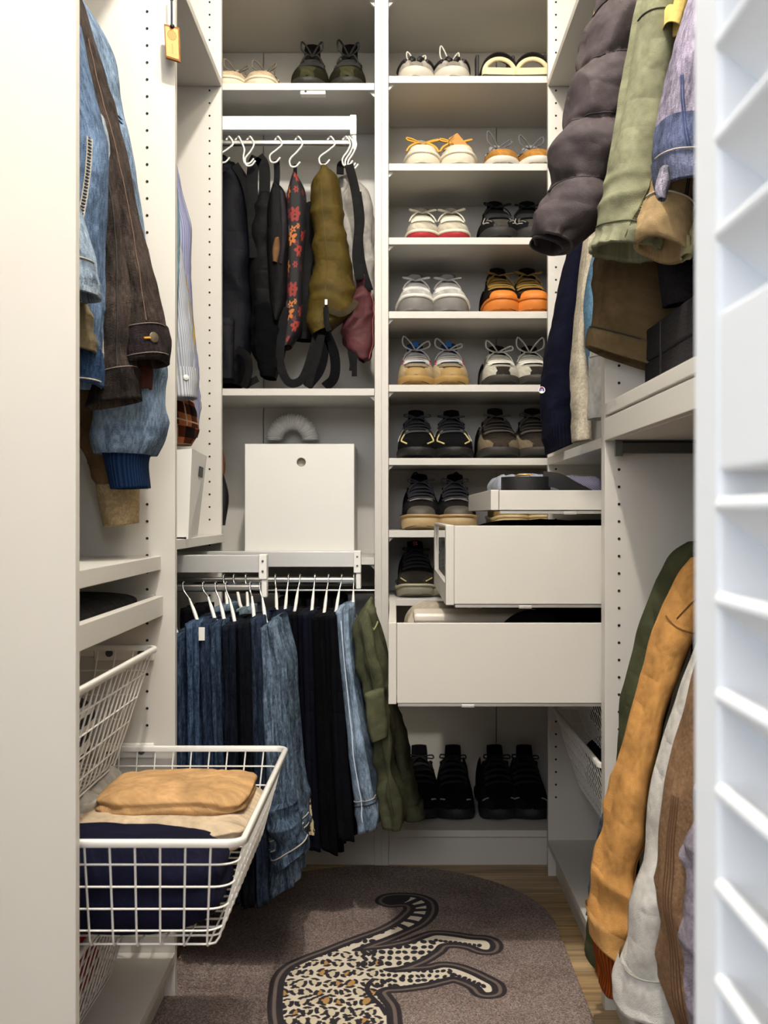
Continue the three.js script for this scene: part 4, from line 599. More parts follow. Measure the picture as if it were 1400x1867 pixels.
/* drawer contents */
folded('rolled_scarf', 'pale blue grey rolled scarf on the shallow drawer tray', 'scarf', 'things on the shallow drawer tray', 0.205, 0.36, H + 0.028, H + 0.085, 2.16, 2.45, fab('weave', '#aeb4c2'), { amp: 0.008 });
{ const t = thing('leather_belt', 'coiled black leather belt with a brass buckle', 'belt', 'things on the shallow drawer tray', [0.24, H + 0.03, -2.12]);
  const pts = []; for (let i = 0; i <= 60; i++) { const a = i / 60 * PI * 5, r = 0.018 + i * 0.0004; pts.push(V(0.262 + r * 1.2 * Math.cos(a), H + 0.059, -2.12 + r * Math.sin(a))); }
  add(t, 'strap', sweep(pts, rectp(0.003, 0.03), V(0, 1, 0)), BLACK);
  add(t, 'strap_end', ribbon([V(0.29, H + 0.07, -2.1), V(0.32, H + 0.066, -2.1), V(0.35, H + 0.05, -2.1), V(0.38, H + 0.035, -2.1)], 0.03, 0.003, V(0, 0, 1)), BLACK);
  add(t, 'buckle', wire([V(0.236, H + 0.046, -2.09), V(0.236, H + 0.076, -2.09), V(0.264, H + 0.078, -2.088), V(0.266, H + 0.046, -2.088)], 0.0026, 6, true), GOLD); }
folded('folded_cloth', 'lilac striped cloth beside the belt on the shallow tray', 'cloth', 'things on the shallow drawer tray', 0.335, 0.425, H + 0.026, H + 0.079, 2.14, 2.36, fab('stripe', '#b4aec6'), { amp: 0.004 });
{ const t = thing('sunglasses', 'dark sunglasses lying on the shallow drawer tray', 'sunglasses', 'things on the shallow drawer tray', [0.47, H + 0.02, -2.12]);
  for (const x of [0.446, 0.492]) { const g = new THREE.SphereGeometry(0.021, 16, 10); g.scale(1, 0.9, 0.3); g.translate(x, H + 0.05, -2.11); add(t, 'lens', g, plain('#1b1b20', 0.15)); }
  add(t, 'bridge', wire([V(0.46, H + 0.055, -2.108), V(0.478, H + 0.055, -2.108)], 0.002), BLACK); add(t, 'temple', wire([V(0.43, H + 0.055, -2.115), V(0.432, H + 0.04, -2.2)], 0.002), BLACK); add(t, 'temple', wire([V(0.51, H + 0.055, -2.115), V(0.508, H + 0.04, -2.2)], 0.002), BLACK); }
{ const t = thing('clear_organizer', 'clear plastic organizer at the back of the shallow tray', 'organizer', 'things on the shallow drawer tray', [0.4, H + 0.02, -2.4]);
  const m = mat('clear plastic', () => new THREE.MeshPhysicalMaterial({ color: '#f4f4f8', transmission: 0.9, thickness: 0, roughness: 0.1 }));
  for (const [n, a] of [['wall', [0.39, 0.6, H + 0.022, H + 0.088, 2.38, 2.382]], ['wall', [0.39, 0.6, H + 0.022, H + 0.088, 2.5, 2.502]], ['wall', [0.39, 0.392, H + 0.022, H + 0.088, 2.382, 2.5]]]) add(t, n, box(...a, 0.0004), m); }
folded('folded_sweater', 'black knit folded in the glass fronted drawer', 'sweater', 'folded things in the drawers', 0.14, 0.6, H - 0.155, H - 0.012, 2.1, 2.6, fab('felt', '#131317'), { layers: 3 });
folded('folded_sweater', 'black folded knit at the far end of the solid drawer', 'sweater', 'folded things in the drawers', 0.19, 0.5, H - 0.345, H - 0.19, 2.3, 2.6, fab('felt', '#0e0e12'), { layers: 2 });
folded('storage_pouch', 'cream zip pouch in the solid drawer', 'pouch', 'folded things in the drawers', 0.02, 0.19, H - 0.35, H - 0.205, 2.35, 2.6, fab('weave', '#cfc4b0'), { amp: 0.004 });
{ const t = thing('storage_case', 'beige plastic case standing in the solid drawer', 'case', 'folded things in the drawers', [0.1, H - 0.35, -2.2]);
  add(t, 'body', new RoundedBoxGeometry(0.26, 0.13, 0.12, 3, 0.012).translate(0.17, H - 0.282, -2.22), plain('#cfc3b4', 0.4)); add(t, 'lid', new RoundedBoxGeometry(0.264, 0.02, 0.124, 3, 0.008).translate(0.17, H - 0.21, -2.22), plain('#ddd4c8', 0.35)); }
{ const t = thing('baseball_cap', 'black cap lying in the solid drawer', 'cap', 'folded things in the drawers', [0.25, H - 0.35, -2.13]);
  const g = new THREE.SphereGeometry(0.085, 24, 12, 0, 2 * PI, 0, PI / 2); g.scale(1, 1.2, 0.55); g.translate(0.27, H - 0.29, -2.11); add(t, 'crown', g, fab('weave', '#0f0f12')); add(t, 'brim', new RoundedBoxGeometry(0.12, 0.01, 0.08, 2, 0.004).translate(0.17, H - 0.27, -2.11), fab('weave', '#0f0f12')); }
/* ---------- shoes ---------- */
/* built toe forward (towards +z), heel at -z, standing on y = 0, centred in x */
function shoeParts(o) {
  const L = o.L ?? 0.285, W = o.W ?? 0.104, sh = o.sole ?? 0.027, toeB = o.toeB ?? 0.008, hk = o.h ?? 1, N = 44, M = 22;
  const hw = (s) => { const base = lerp(0.84, 1, sst(0.3, 0.7, s)) - 0.04 * sst(0.1, 0.4, s) * (1 - sst(0.4, 0.65, s)); const tr = s > 0.72 ? Math.sqrt(Math.max(0, 1 - ((s - 0.72) / 0.28) ** 2.4)) : 1, hr = s < 0.14 ? Math.sqrt(Math.max(0, 1 - ((0.14 - s) / 0.14) ** 2.4)) : 1; return W / 2 * base * tr * hr; };
  const bend = (s) => (o.mir ? -1 : 1) * 0.007 * Math.sin(s * PI) - (o.mir ? -1 : 1) * 0.005 * s;
  const soleTop = (s) => sh + toeB * sst(0.78, 1, s) + 0.006 * (1 - sst(0, 0.3, s)), spring = (s) => (o.spring ?? 0.010) * sst(0.78, 1, s) ** 2;
  const top = (s) => { const heel = 0.078 * hk, ankle = 0.062 * hk, throat = 0.084 * hk; let h = s < 0.22 ? lerp(heel, ankle, sst(0.02, 0.22, s)) : s < 0.42 ? lerp(ankle, throat, sst(0.22, 0.42, s)) : lerp(throat, o.toeH ?? 0.032, Math.pow(clamp((s - 0.42) / 0.45), 0.85)); if (s > 0.85) h *= Math.sqrt(Math.max(0.0, 1 - ((s - 0.85) / 0.15) ** 2.2)); if (s < 0.05) h *= 0.55 + 0.45 * Math.sqrt(s / 0.05); return h; };
  const U = (s, f, off = 0) => { // f in 0..PI over the arch
    const w = hw(s) * 0.95, h = top(s), c = Math.cos(f), sn = Math.sin(f), x = w * Math.sign(c) * Math.abs(c) ** 0.74;
    const rim = s < 0.44 ? (1 - sst(0.38, 0.45, s)) * sst(0.015, 0.05, s) : 0, k = Math.abs(x) / Math.max(w, 1e-4);
    let y = h * Math.pow(sn, 0.6); if (rim) y -= rim * 0.05 * hk * (1 - sst(0.5, 0.68, k));
    return V(bend(s) + x * (1 + off / Math.max(w, 0.02)), soleTop(s) - 0.004 + y + off * (0.3 + 0.7 * sn), (s - 0.5) * L * 0.985 + off * sst(0.8, 1, s));
  };
  const patch = (fn, nu, nv, off) => { const pos = [], uv = [], idx = []; for (let i = 0; i <= nv; i++) for (let j = 0; j <= nu; j++) { const [s, f] = fn(j / nu, i / nv), p = U(s, f, off); pos.push(p.x, p.y, p.z); uv.push(p.x + p.y, p.z); } for (let i = 0; i < nv; i++) for (let j = 0; j < nu; j++) { const a = i * (nu + 1) + j, b = a + nu + 1; idx.push(a, b, a + 1, a + 1, b, b + 1); } const g = new THREE.BufferGeometry(); g.setAttribute('position', new THREE.Float32BufferAttribute(pos, 3)); g.setAttribute('uv', new THREE.Float32BufferAttribute(uv, 2)); g.setIndex(idx); g.computeVertexNormals(); return g; };
  const toeDense = (v) => 1 - (1 - v) ** 1.6;
  const parts = [], D = (c, k = 'weave') => (k === 'plain' ? plain(c, 0.55) : fab(k, c));
  const um = D(o.upper, o.um || 'weave');
  parts.push(['upper', patch((u, v) => [lerp(0.003, 0.999, toeDense(v)), PI * u], M * 2, N, 0), um]);
  { // sole: rings bottom to top
    const ringsY = [[0, 0.93], [0.12, 1.0], [0.55, 1.05], [0.9, 1.03], [1, 0.97]], n = 72, pos = [], uv = [], idx = [], path = []; for (let j = 0; j < n; j++) { const t = j / n * 2, s = t < 1 ? toeDense(t) : toeDense(2 - t); path.push([lerp(0.0015, 0.9985, s), t < 1 ? 1 : -1]); }
    for (const [k, e] of ringsY) path.forEach(([s, sg]) => { const y0 = spring(s), y = lerp(y0, soleTop(s), k) + (o.chunk ? 0.003 * Math.sin(s * 30) * (k > 0.3 && k < 0.95 ? 1 : 0) : 0); pos.push(bend(s) + sg * hw(s) * e, y, (s - 0.5) * L * (1 + (e - 1) * 0.5)); uv.push(s * L, y); });
    for (let i = 0; i < ringsY.length - 1; i++) for (let j = 0; j < n; j++) { const a = i * n + j, b = i * n + (j + 1) % n; idx.push(a, b, a + n, b, b + n, a + n); }
    const cap = (r, fl) => { for (let j = 1; j < n / 2; j++) { const a = r * n + j, b = r * n + (n - j) % n, c = r * n + j + 1, d = r * n + (n - j - 1) % n; fl ? idx.push(a, b, c, b, d, c) : idx.push(a, c, b, b, c, d); } const a = r * n, c = r * n + 1, d = r * n + n - 1; fl ? idx.push(a, d, c) : idx.push(a, c, d); };
    cap(0, 0); cap(ringsY.length - 1, 1);
    const g = new THREE.BufferGeometry(); g.setAttribute('position', new THREE.Float32BufferAttribute(pos, 3)); g.setAttribute('uv', new THREE.Float32BufferAttribute(uv, 2)); g.setIndex(idx); g.computeVertexNormals();
    parts.push(['sole', flat2(g), plain(o.soleC, 0.65)]);
    if (o.foxing) { const q = path.filter(([s]) => s > 0.02).map(([s, sg]) => V(bend(s) + sg * hw(s) * 1.035, soleTop(s) - 0.001, (s - 0.5) * L * 1.018)); parts.push(['foxing', sweep(q, circ(o.foxR || 0.0042, 6), V(0, 1, 0), true), plain(o.foxing, 0.5)]); }
  }
  if (o.bumper) parts.push(['toe_bumper', patch((u, v) => { const f = PI * u, k = Math.sin(f); return [lerp(o.bs ?? 0.8, 0.9995, toeDense(v)) + 0 * k, f]; }, 36, 12, 0.0025), plain(o.bumper, 0.6)]);
  if (o.toe) parts.push(['toe_cap', patch((u, v) => { const f = PI * lerp(0.0, 1, u), k = Math.sin(f); return [lerp((o.ts ?? 0.66) + 0.1 * k, 0.9992, toeDense(v)), f]; }, 36, 14, 0.0013), D(o.toe, o.tm)]);
  if (o.guard) for (const sd of [0, 1]) parts.push(['mudguard', patch((u, v) => { const f = PI * lerp(0, o.gf ?? 0.3, u) * (1 - 0.25 * sst(0.8, 1, v)); return [lerp(o.gs ?? 0.4, 0.985, toeDense(v)), sd ? PI - f : f]; }, 8, 26, 0.0022), D(o.guard, o.gm)]);
  if (o.heel) parts.push(['heel_counter', patch((u, v) => [lerp(0.003, 0.24 - 0.1 * Math.abs(u - 0.5), v), PI * lerp(0, 1, u)], 30, 6, 0.0015), D(o.heel)]);
  // throat, eyestays
  const ty0 = 0.43, ty1 = o.te ?? 0.72;
  parts.push(['throat', patch((u, v) => [lerp(ty0, ty1, v), PI * lerp(0.36, 0.64, u)], 8, 12, 0.001), D(o.tongue || o.upper)]);
  for (const sd of [0, 1]) parts.push(['eyestay', patch((u, v) => { const f = PI * lerp(0.24, 0.38, u); return [lerp(ty0 - 0.03, ty1 + 0.03, v), sd ? PI - f : f]; }, 5, 14, 0.003), D(o.stay || o.upper, o.sm)]);
  { // tongue
    const p = [U(0.47, PI / 2, 0.002), U(0.43, PI / 2, 0.006)]; const a = p[1]; p.push(V(a.x, a.y + 0.016 * hk, a.z - 0.012), V(a.x, a.y + (0.030 + (o.tongueUp || 0)) * hk, a.z - 0.024));
    parts.push(['tongue', sweep(smooth(p, 12), [[-0.022, -0.003], [-0.012, 0.002], [0, 0.004], [0.012, 0.002], [0.022, -0.003], [0.012, -0.006], [0, -0.005], [-0.012, -0.006]], V(0, 0.5, 0.8), false, true, (k) => 0.95 + 0.1 * Math.sin(k * 3)), D(o.tongue || o.upper)]);
  }
  { // collar
    const p = []; for (let i = 0; i <= 28; i++) { const u = i / 28, s = 0.045 + 0.37 * (1 - Math.abs(2 * u - 1)) ** 0 * Math.abs(1 - 2 * u), f = u < 0.5 ? lerp(0.27, 0.36, 1 - Math.abs(1 - 2 * u)) : 1 - lerp(0.27, 0.36, 1 - Math.abs(1 - 2 * u)); p.push(U(s, PI * f, 0.001)); }
    parts.push(['collar', sweep(smooth(p, 50), circ(0.0055, 7), V(0, 1, 0)), D(o.collar || o.upper)]);
    if (o.pull) { const b = U(0.05, PI * 0.5, 0); const y = top(0.05) + soleTop(0.05); parts.push(['pull_loop', wire(smooth([V(-0.012, y - 0.02, -L * 0.46), V(-0.011, y + 0.02, -L * 0.47), V(0, y + 0.034, -L * 0.47), V(0.011, y + 0.02, -L * 0.47), V(0.012, y - 0.02, -L * 0.46)], 16), 0.0025, 6), plain(o.pull, 0.8)]); }
  }
  if (o.lace) {
    const lm = plain(o.lace, 0.85), nl = o.nl || 5, laces = [];
    for (let i = 0; i < nl; i++) { const s = lerp(ty1 - 0.015, ty0 + 0.005, i / (nl - 1)), p = []; for (let k = 0; k <= 10; k++) { const f = PI * lerp(0.3, 0.7, k / 10); p.push(U(s - (k / 10 - 0.5) * 0.022 * (i % 2 ? 1 : -1), f, 0.0045 + 0.0022 * Math.sin(k / 10 * PI))); } laces.push(sweep(p, rectp(0.006, 0.0026), V(0, 1, 0.3))); laces.push(sweep(p.map((q, k) => U(s + (k / 10 - 0.5) * 0.03, PI * lerp(0.32, 0.68, k / 10), 0.0048)), rectp(0.005, 0.0024), V(0, 1, 0.3))); }
    parts.push(['lacing', mergeP(laces), lm]);
    const a = U(ty0 + 0.01, PI / 2, 0.008), r = rng(o.seed || 3), bw = o.bow ?? 1, lp = (sx, up, out) => smooth([a, V(a.x + sx * 0.016 * bw, a.y + 0.012 * up, a.z + 0.012), V(a.x + sx * 0.034 * bw, a.y + 0.02 * up, a.z + 0.018 * out), V(a.x + sx * 0.036 * bw, a.y + 0.006 * up, a.z + 0.026 * out), V(a.x + sx * 0.016 * bw, a.y + 0.0, a.z + 0.016), a], 24), en = (sx) => smooth([a, V(a.x + sx * 0.014, a.y - 0.003, a.z + 0.02), V(a.x + sx * 0.03 * bw, a.y - 0.018, a.z + 0.03), V(a.x + sx * 0.037 * bw, a.y - 0.032, a.z + 0.034)], 12);
    if (o.knot !== 'none') { const up = o.knot === 'up' ? 1.5 + 0.9 * r() : 0.25 + 0.3 * r(), k2 = 0.35 + 0.7 * r(); parts.push(['lace_bow', mergeP([lp(-1, up, 1), lp(1, up * k2, 1.2)].map((p) => wire(p, o.lr || 0.0022, 5))), lm]); for (const sx of [-1, 1]) parts.push(['lace_end', wire(en(sx), o.lr || 0.0019, 5), lm]); }
    if (o.dots) { const d = []; for (const sd of [0, 1]) for (const s of [0.5, 0.6, 0.68]) { const p = U(s, PI * (sd ? 0.72 : 0.28), 0.004), g = new THREE.SphereGeometry(0.0035, 8, 6); g.translate(p.x, p.y, p.z); d.push(g); } parts.push(['lace_tabs', mergeP(d), plain(o.dots, 0.6)]); }
  }
  for (const st of o.stripes || []) { const [s0, f0, s1, f1, c, r] = st; for (const sd of [0, 1]) { const p = []; for (let k = 0; k <= 10; k++) { const f = PI * lerp(f0, f1, k / 10); p.push(U(lerp(s0, s1, k / 10), sd ? PI - f : f, 0.003)); } parts.push(['stripe', sweep(p, circ(r || 0.002, 5), V(0, 1, 0)), plain(c, 0.6)]); } }
  if (o.badge) { const p = U(0.44, PI / 2, 0.012), g = new THREE.BoxGeometry(0.016, 0.018, 0.0016); g.rotateX(-0.5); g.translate(p.x, p.y + 0.012 * hk, p.z - 0.002); parts.push(['tongue_badge', g, badge(o.badge)]); }
  if (o.extra) parts.push(...o.extra(U, D));
  return parts;
}
function flat2(g) { return g; }
function mergeP(a) { return merge(a); }
const badges = new Map();
function badge(kind) { if (!badges.has(kind)) { const c = document.createElement('canvas'); c.width = c.height = 64; const x = c.getContext('2d'); x.fillStyle = kind === 'red' ? '#16161a' : '#2b6fc0'; x.fillRect(0, 0, 64, 64); if (kind === 'red') { x.fillStyle = '#d83a34'; x.fillRect(6, 8, 22, 48); x.fillStyle = '#f0ece4'; x.font = 'bold 26px sans-serif'; x.fillText('5', 34, 34); x.fillRect(32, 42, 24, 5); } const t = new THREE.CanvasTexture(c); t.colorSpace = THREE.SRGBColorSpace; badges.set(kind, std({ map: t, roughness: 0.7 })); } return badges.get(kind); }

/* a shoe stands on a shelf: x from the pixel centre of its toe, set back from the shelf edge */
function placeShoe(t, px, yTop, set, L, turn) { const Z = BZ + set; t.position.set((px - CX) * Z / F, yTop, -(Z + L / 2)); t.rotation.y = turn || 0; }
const SG = 'shoes on the shelves of the back wardrobes';
function pair(o, px, y, labels, group, cat = 'shoe', name = 'shoe') {
  labels.forEach((lab, i) => {
    const t = new THREE.Group(); t.name = numbered(name); scene.add(t); t.userData = { label: lab, category: cat, group };
    const W = (o.w || 70) * (BZ + 0.1) / F * 0.97, L = o.L ?? 0.285;
    for (const [n, g, m] of (o.make || shoeParts)({ W, ...o, mir: i === 1, seed: (o.seed || 1) + i })) { const q = new THREE.Mesh(g, m); q.name = n; q.castShadow = q.receiveShadow = true; t.add(q); }
    placeShoe(t, px[i], y, o.set ?? 0.02, L, (o.turn || [0.05, -0.05])[i]);
  });
}
const two = (d, a = 'outer one of the pair', b = 'inner one of the pair') => [d + ', left one of the pair', d + ', right one of the pair'];
const yS = (py) => backY(py);
// top shelf of the hanging unit
pair({ w: 70, upper: '#d4c6ab', um: 'felt', soleC: '#d8cdb4', toe: '#cdb898', tm: 'felt', tongue: '#bfb296', lace: '#6b6459', knot: 'up', bow: 0.9, h: 0.95, sole: 0.02, foxing: '#d9cfb8', seed: 4, set: 0.03, spring: 0.004 }, [413, 474], S1[1], two('cream tan suede shoe with upright loose laces'), 'cream suede shoes');
pair({ w: 72, upper: '#343322', um: 'felt', soleC: '#23211c', toe: '#3d3d29', tm: 'felt', guard: '#282619', stay: '#221f1b', tongue: '#1d1b18', collar: '#1a1917', lace: '#191816', knot: 'up', bow: 0.8, pull: '#17161a', h: 1.5, sole: 0.022, set: 0.03, seed: 9, lr: 0.0026, tongueUp: 0.01, toeH: 0.045 }, [558, 634], S1[1], two('olive black hiking boot with rope loops'), 'olive hiking boots', 'boot', 'hiking_boot');
// shoe wardrobe
pair({ w: 70, upper: '#b9b3a6', soleC: '#c9c4b8', toe: '#a7a094', guard: '#c7c2b6', lace: '#d9d5cb', knot: 'up', h: 0.85, bow: 0.7, seed: 5, stripes: [[0.66, 0.42, 0.985, 0.42, '#131316', 0.0075], [0.70, 0.1, 0.95, 0.22, '#17171b', 0.006]] }, [757, 828], S2[0], two('grey running shoe with black toe stripes'), 'grey running shoes');
{ // sandals
  const make = (o) => { const L = o.L, W = o.W, out = []; const bed = new RoundedBoxGeometry(W, 0.032, L, 4, 0.014); bed.translate(0, 0.017, 0); out.push(['footbed', bed, plain('#e3d2a6', 0.8)]);
    const arch = (z, h, w, m, k = 1) => { const p = []; for (let i = 0; i <= 20; i++) { const a = i / 20 * PI; p.push(V(Math.cos(a) * W * 0.5 * k, 0.02 + Math.sin(a) * h, z)); } return sweep(p, rectp(w, 0.004), V(0, 0, 1)); };
    out.push(['strap', ((g) => g)(sweep(Array.from({ length: 21 }, (_, i) => { const a = i / 20 * PI; return V(Math.cos(a) * W * 0.52, 0.016 + Math.sin(a) * 0.058, 0.09); }), rectp(0.004, 0.05), V(0, 0, 1)), plain('#17171b', 0.6)), BLACK]);
    out.push(['strap_piping', wire(Array.from({ length: 21 }, (_, i) => { const a = i / 20 * PI; return V(Math.cos(a) * W * 0.45, 0.016 + Math.sin(a) * 0.042, 0.113); }), 0.0065, 6), plain('#e0cfa4', 0.7)]);
    out.push(['outsole', new RoundedBoxGeometry(W * 1.01, 0.012, L * 1.005, 2, 0.005).translate(0, 0.006, 0), BLACK]);
    for (const s of [-1, 1]) out.push(['heel_tab', new RoundedBoxGeometry(0.009, 0.09, 0.028, 2, 0.003).translate(s * W * 0.46, 0.075, -0.02), BLACK]);
    return out; };
  pair({ make, w: 66, L: 0.26 }, [908, 976], S2[0], two('black strapped sandal with a cream footbed'), 'strapped sandals', 'sandal', 'sandal');
}
pair({ w: 66, upper: '#ddd2bd', um: 'felt', soleC: '#e1d8c4', foxing: '#e6dfce', foxR: 0.005, toe: '#e2d8c3', tongue: '#d6c8ad', lace: '#dfaa45', lr: 0.003, h: 0.95, bow: 1.2, seed: 6, sole: 0.03, bumper: '#d9cfbd', bs: 0.92 }, [769, 840], S2[1], two('cream sneaker with thick yellow laces'), 'cream sneakers with yellow laces');
{ const t = thing('shoe_tag', 'kraft paper tag leaning on the cream sneaker with yellow laces', 'tag', null, [0.16, S2[1] + 0.05, -2.9]); const g = new RoundedBoxGeometry(0.03, 0.062, 0.0022, 2, 0.001); g.rotateZ(0.62); g.rotateX(-0.3); const p = P(838, 262, 2.88); g.translate(p.x, p.y, p.z); add(t, 'card', g, plain('#c08a4a', 0.8)); add(t, 'string', wire(smooth([p.clone().add(V(-0.016, 0.02, 0.004)), p.clone().add(V(-0.03, 0.0, 0.012)), p.clone().add(V(-0.02, -0.03, 0.016))], 10), 0.0009, 5), DST); }
pair({ w: 70, upper: '#cfcac0', soleC: '#d7d2c6', toe: '#c08b45', ts: 0.74, tm: 'felt', lace: '#6d6c72', knot: 'up', bow: 0.9, h: 0.9, seed: 7, sole: 0.02 }, [916, 984], S2[1], two('white sneaker with a honey brown toe and grey laces'), 'white sneakers with honey toes');
pair({ w: 62, upper: '#e3ddc8', soleC: '#b02a34', foxing: '#e6dfcc', toe: '#e2dbc6', tongue: '#d8d0b9', lace: '#e6e1d0', h: 1.05, seed: 8, toeB: 0.002, spring: 0.006, sole: 0.021, stay: '#cfc6ad', guard: '#e6e0cd', L: 0.27 }, [769, 831], S2[2], two('cream sneaker with a red sole at the toe'), 'cream sneakers with red toes');
pair({ w: 74, upper: '#252529', um: 'felt', soleC: '#282726', toe: '#55524c', guard: '#1c1c20', stay: '#131317', tongue: '#121215', lace: '#111115', pull: '#141418', h: 1.2, seed: 10, stripes: [[0.6, 0.3, 0.95, 0.12, '#b9b7ae', 0.0016], [0.7, 0.36, 0.97, 0.2, '#6c6962', 0.002]] }, [912, 978], S2[2], two('charcoal trail shoe with reflective lines'), 'charcoal trail shoes');
pair({ w: 72, upper: '#d6d4d2', soleC: '#7c7a76', toe: '#cfcecd', guard: '#e3e1dd', tongue: '#c9c8c8', lace: '#e5e3e0', h: 1.1, seed: 11, foxing: '#e6e3da', foxR: 0.005, toeB: 0.02, sole: 0.026, spring: 0.008, stay: '#dddbd8', stripes: [[0.75, 0.35, 0.79, 0.65, '#8b8a8c', 0.0018]] }, [757, 824], S2[3], two('pale grey sneaker with a dark grey toe sole'), 'pale grey sneakers');
pair({ w: 72, upper: '#2a211b', um: 'felt', soleC: '#d07a2c', foxing: '#c96f22', toe: '#4f3d28', tongue: '#1b1a1c', lace: '#8e6f32', h: 1.25, seed: 12, toeB: 0.012, sole: 0.028, stay: '#161313', bumper: '#d9812f', bs: 0.93, pull: '#161518', guard: '#201a15' }, [917, 978], S2[3], two('black brown hiker with a bright orange toe'), 'hikers with orange toes');
pair({ w: 70, upper: '#b8a888', um: 'felt', soleC: '#a8874f', toe: '#553f35', ts: 0.74, guard: '#cbb68e', tongue: '#3f5a86', lace: '#c9c6c4', knot: 'up', h: 1.1, seed: 13, bumper: '#9d814e', bs: 0.955, toeB: 0.004, sole: 0.024, stay: '#c3bfba', dots: '#b23236', badge: 'blue', heel: '#4d4c58' }, [757, 826], S2[4], two('tan trail shoe with red tabs and white laces'), 'tan trail shoes');
pair({ w: 72, upper: '#dcd7c8', soleC: '#36332f', toe: '#3a3530', ts: 0.74, guard: '#e0dccd', gs: 0.45, gf: 0.34, tongue: '#2a2828', lace: '#e3e0d4', knot: 'up', h: 1.05, seed: 14, sole: 0.022, heel: '#35322f', stay: '#e2ded0' }, [916, 982], S2[4], two('white and black sneaker with a dark pointed toe'), 'white and black sneakers');
pair({ w: 76, upper: '#1c1c1d', um: 'felt', soleC: '#121213', toe: '#171718', guard: '#151517', tongue: '#131317', lace: '#3a3c42', h: 1.15, seed: 15, stripes: [[0.62, 0.4, 0.97, 0.1, '#d9c88c', 0.0022], [0.55, 0.3, 0.72, 0.12, '#b9b8b0', 0.0013], [0.52, 0.28, 0.69, 0.1, '#b9b8b0', 0.0013]], sole: 0.024, badge: null }, [759, 831], S2[5], two('black running shoe with yellow toe lines'), 'black running shoes');
pair({ w: 84, upper: '#332e29', um: 'felt', soleC: '#2c2926', toe: '#3e3730', ts: 0.7, tm: 'felt', guard: '#8a7b66', gs: 0.5, gf: 0.24, stay: '#272321', tongue: '#201d1d', lace: '#4b4540', h: 1.2, seed: 16, sole: 0.024, W: 0.118, extra: (U, D) => { const pts = [[0.40, 0.16], [0.40, 0.32], [0.50, 0.14], [0.50, 0.31]].map(([s, f]) => U(s, PI * (1 - f), 0.004)); return [['letter_emblem', wire(pts, 0.0016, 5), plain('#a9a59c', 0.5)]]; } }, [912, 988], S2[5], two('brown grey chunky sneaker with an outlined letter emblem'), 'brown grey chunky sneakers');
pair({ w: 74, upper: '#1e1d1f', um: 'felt', soleC: '#bfa67c', foxing: '#a88c60', toe: '#272526', tongue: '#18181b', lace: '#54535a', pull: '#1b1b1f', h: 1.15, seed: 17, sole: 0.034, toeB: 0.006, chunk: true, bumper: '#4a443c', bs: 0.93, guard: '#18171a', stripes: [[0.7, 0.34, 0.74, 0.66, '#c9c5bd', 0.0014]] }, [766, 838], S2[6], two('black sneaker on a thick tan sole'), 'black sneakers with tan soles');
pair({ w: 72, upper: '#b79a63', um: 'felt', soleC: '#c3a878', toe: '#a98a55', foxing: '#d2bb8e', tongue: '#8d7346', lace: '#5e4b30', h: 0.9, seed: 18, sole: 0.03, set: 0.06 }, [934, 998], S2[6], two('camel tan shoe half hidden by the drawers'), 'camel tan shoes');
pair({ w: 74, upper: '#1b1a1c', um: 'felt', soleC: '#8d8a78', toe: '#2e2c28', foxing: '#a8a28a', tongue: '#1b1b1e', lace: '#1d1d20', h: 1.15, seed: 19, badge: 'red', sole: 0.026, toeB: 0.01, guard: '#3b3832', stripes: [[0.86, 0.2, 0.97, 0.12, '#b7a96c', 0.002]] }, [757, 826], S2[7], two('black sneaker with a red tongue badge'), 'black sneakers with red badges');
const dk = { w: 76, upper: '#171719', um: 'felt', soleC: '#1d1d1f', toe: '#131315', guard: '#1b1b1d', tongue: '#111013', lace: '#171719', h: 1.35, sole: 0.03, set: 0.07, chunk: true };
pair({ ...dk, seed: 20, stripes: [[0.88, 0.2, 0.93, 0.26, '#b8b6b0', 0.002]] }, [765, 834], backY(1515) , two('black high sneaker on the bottom shelf behind the cargo trousers'), 'black high sneakers on the bottom shelf');
pair({ ...dk, seed: 21, upper: '#1c1b1b', guard: '#22201f', stripes: [[0.86, 0.14, 0.9, 0.3, '#a9a7a2', 0.002]] }, [911, 972], backY(1515), two('black chunky shoe on the bottom shelf by the right side'), 'black chunky shoes on the bottom shelf');

/* ---------- bags on hooks ---------- */
const BG = 'bags hung in the back wardrobe', HG = 'white hooks on the high rail';
function shook(px, py, bx, by, label) { const Z = 2.83, a = P(px, py, Z), b = P(bx, by, Z), g = thing('s_hook', label, 'hook', HG, [a.x, b.y, -Z]), y = H - (213 - CY) * 2.83 / F - 0.06; const w = 0.018;
  add(g, 'hook', wire(smooth([V(a.x - w * 0.7, y - 0.002, -Z - 0.006), V(a.x - w * 0.4, y + 0.006, -Z - 0.008), V(a.x, y + 0.005, -Z + 0.006), V(a.x + w * 0.55, y - 0.015, -Z + 0.01), V((a.x + b.x) / 2 + w * 0.2, lerp(y, b.y, 0.5), -Z + 0.01), V(b.x - w * 0.6, b.y + 0.012, -Z + 0.008), V(b.x - w * 0.4, b.y - 0.004, -Z + 0.006), V(b.x + w * 0.3, b.y - 0.004, -Z + 0.006), V(b.x + w * 0.9, b.y + 0.008, -Z + 0.006)], 40), 0.0024, 7), WPLAS); }
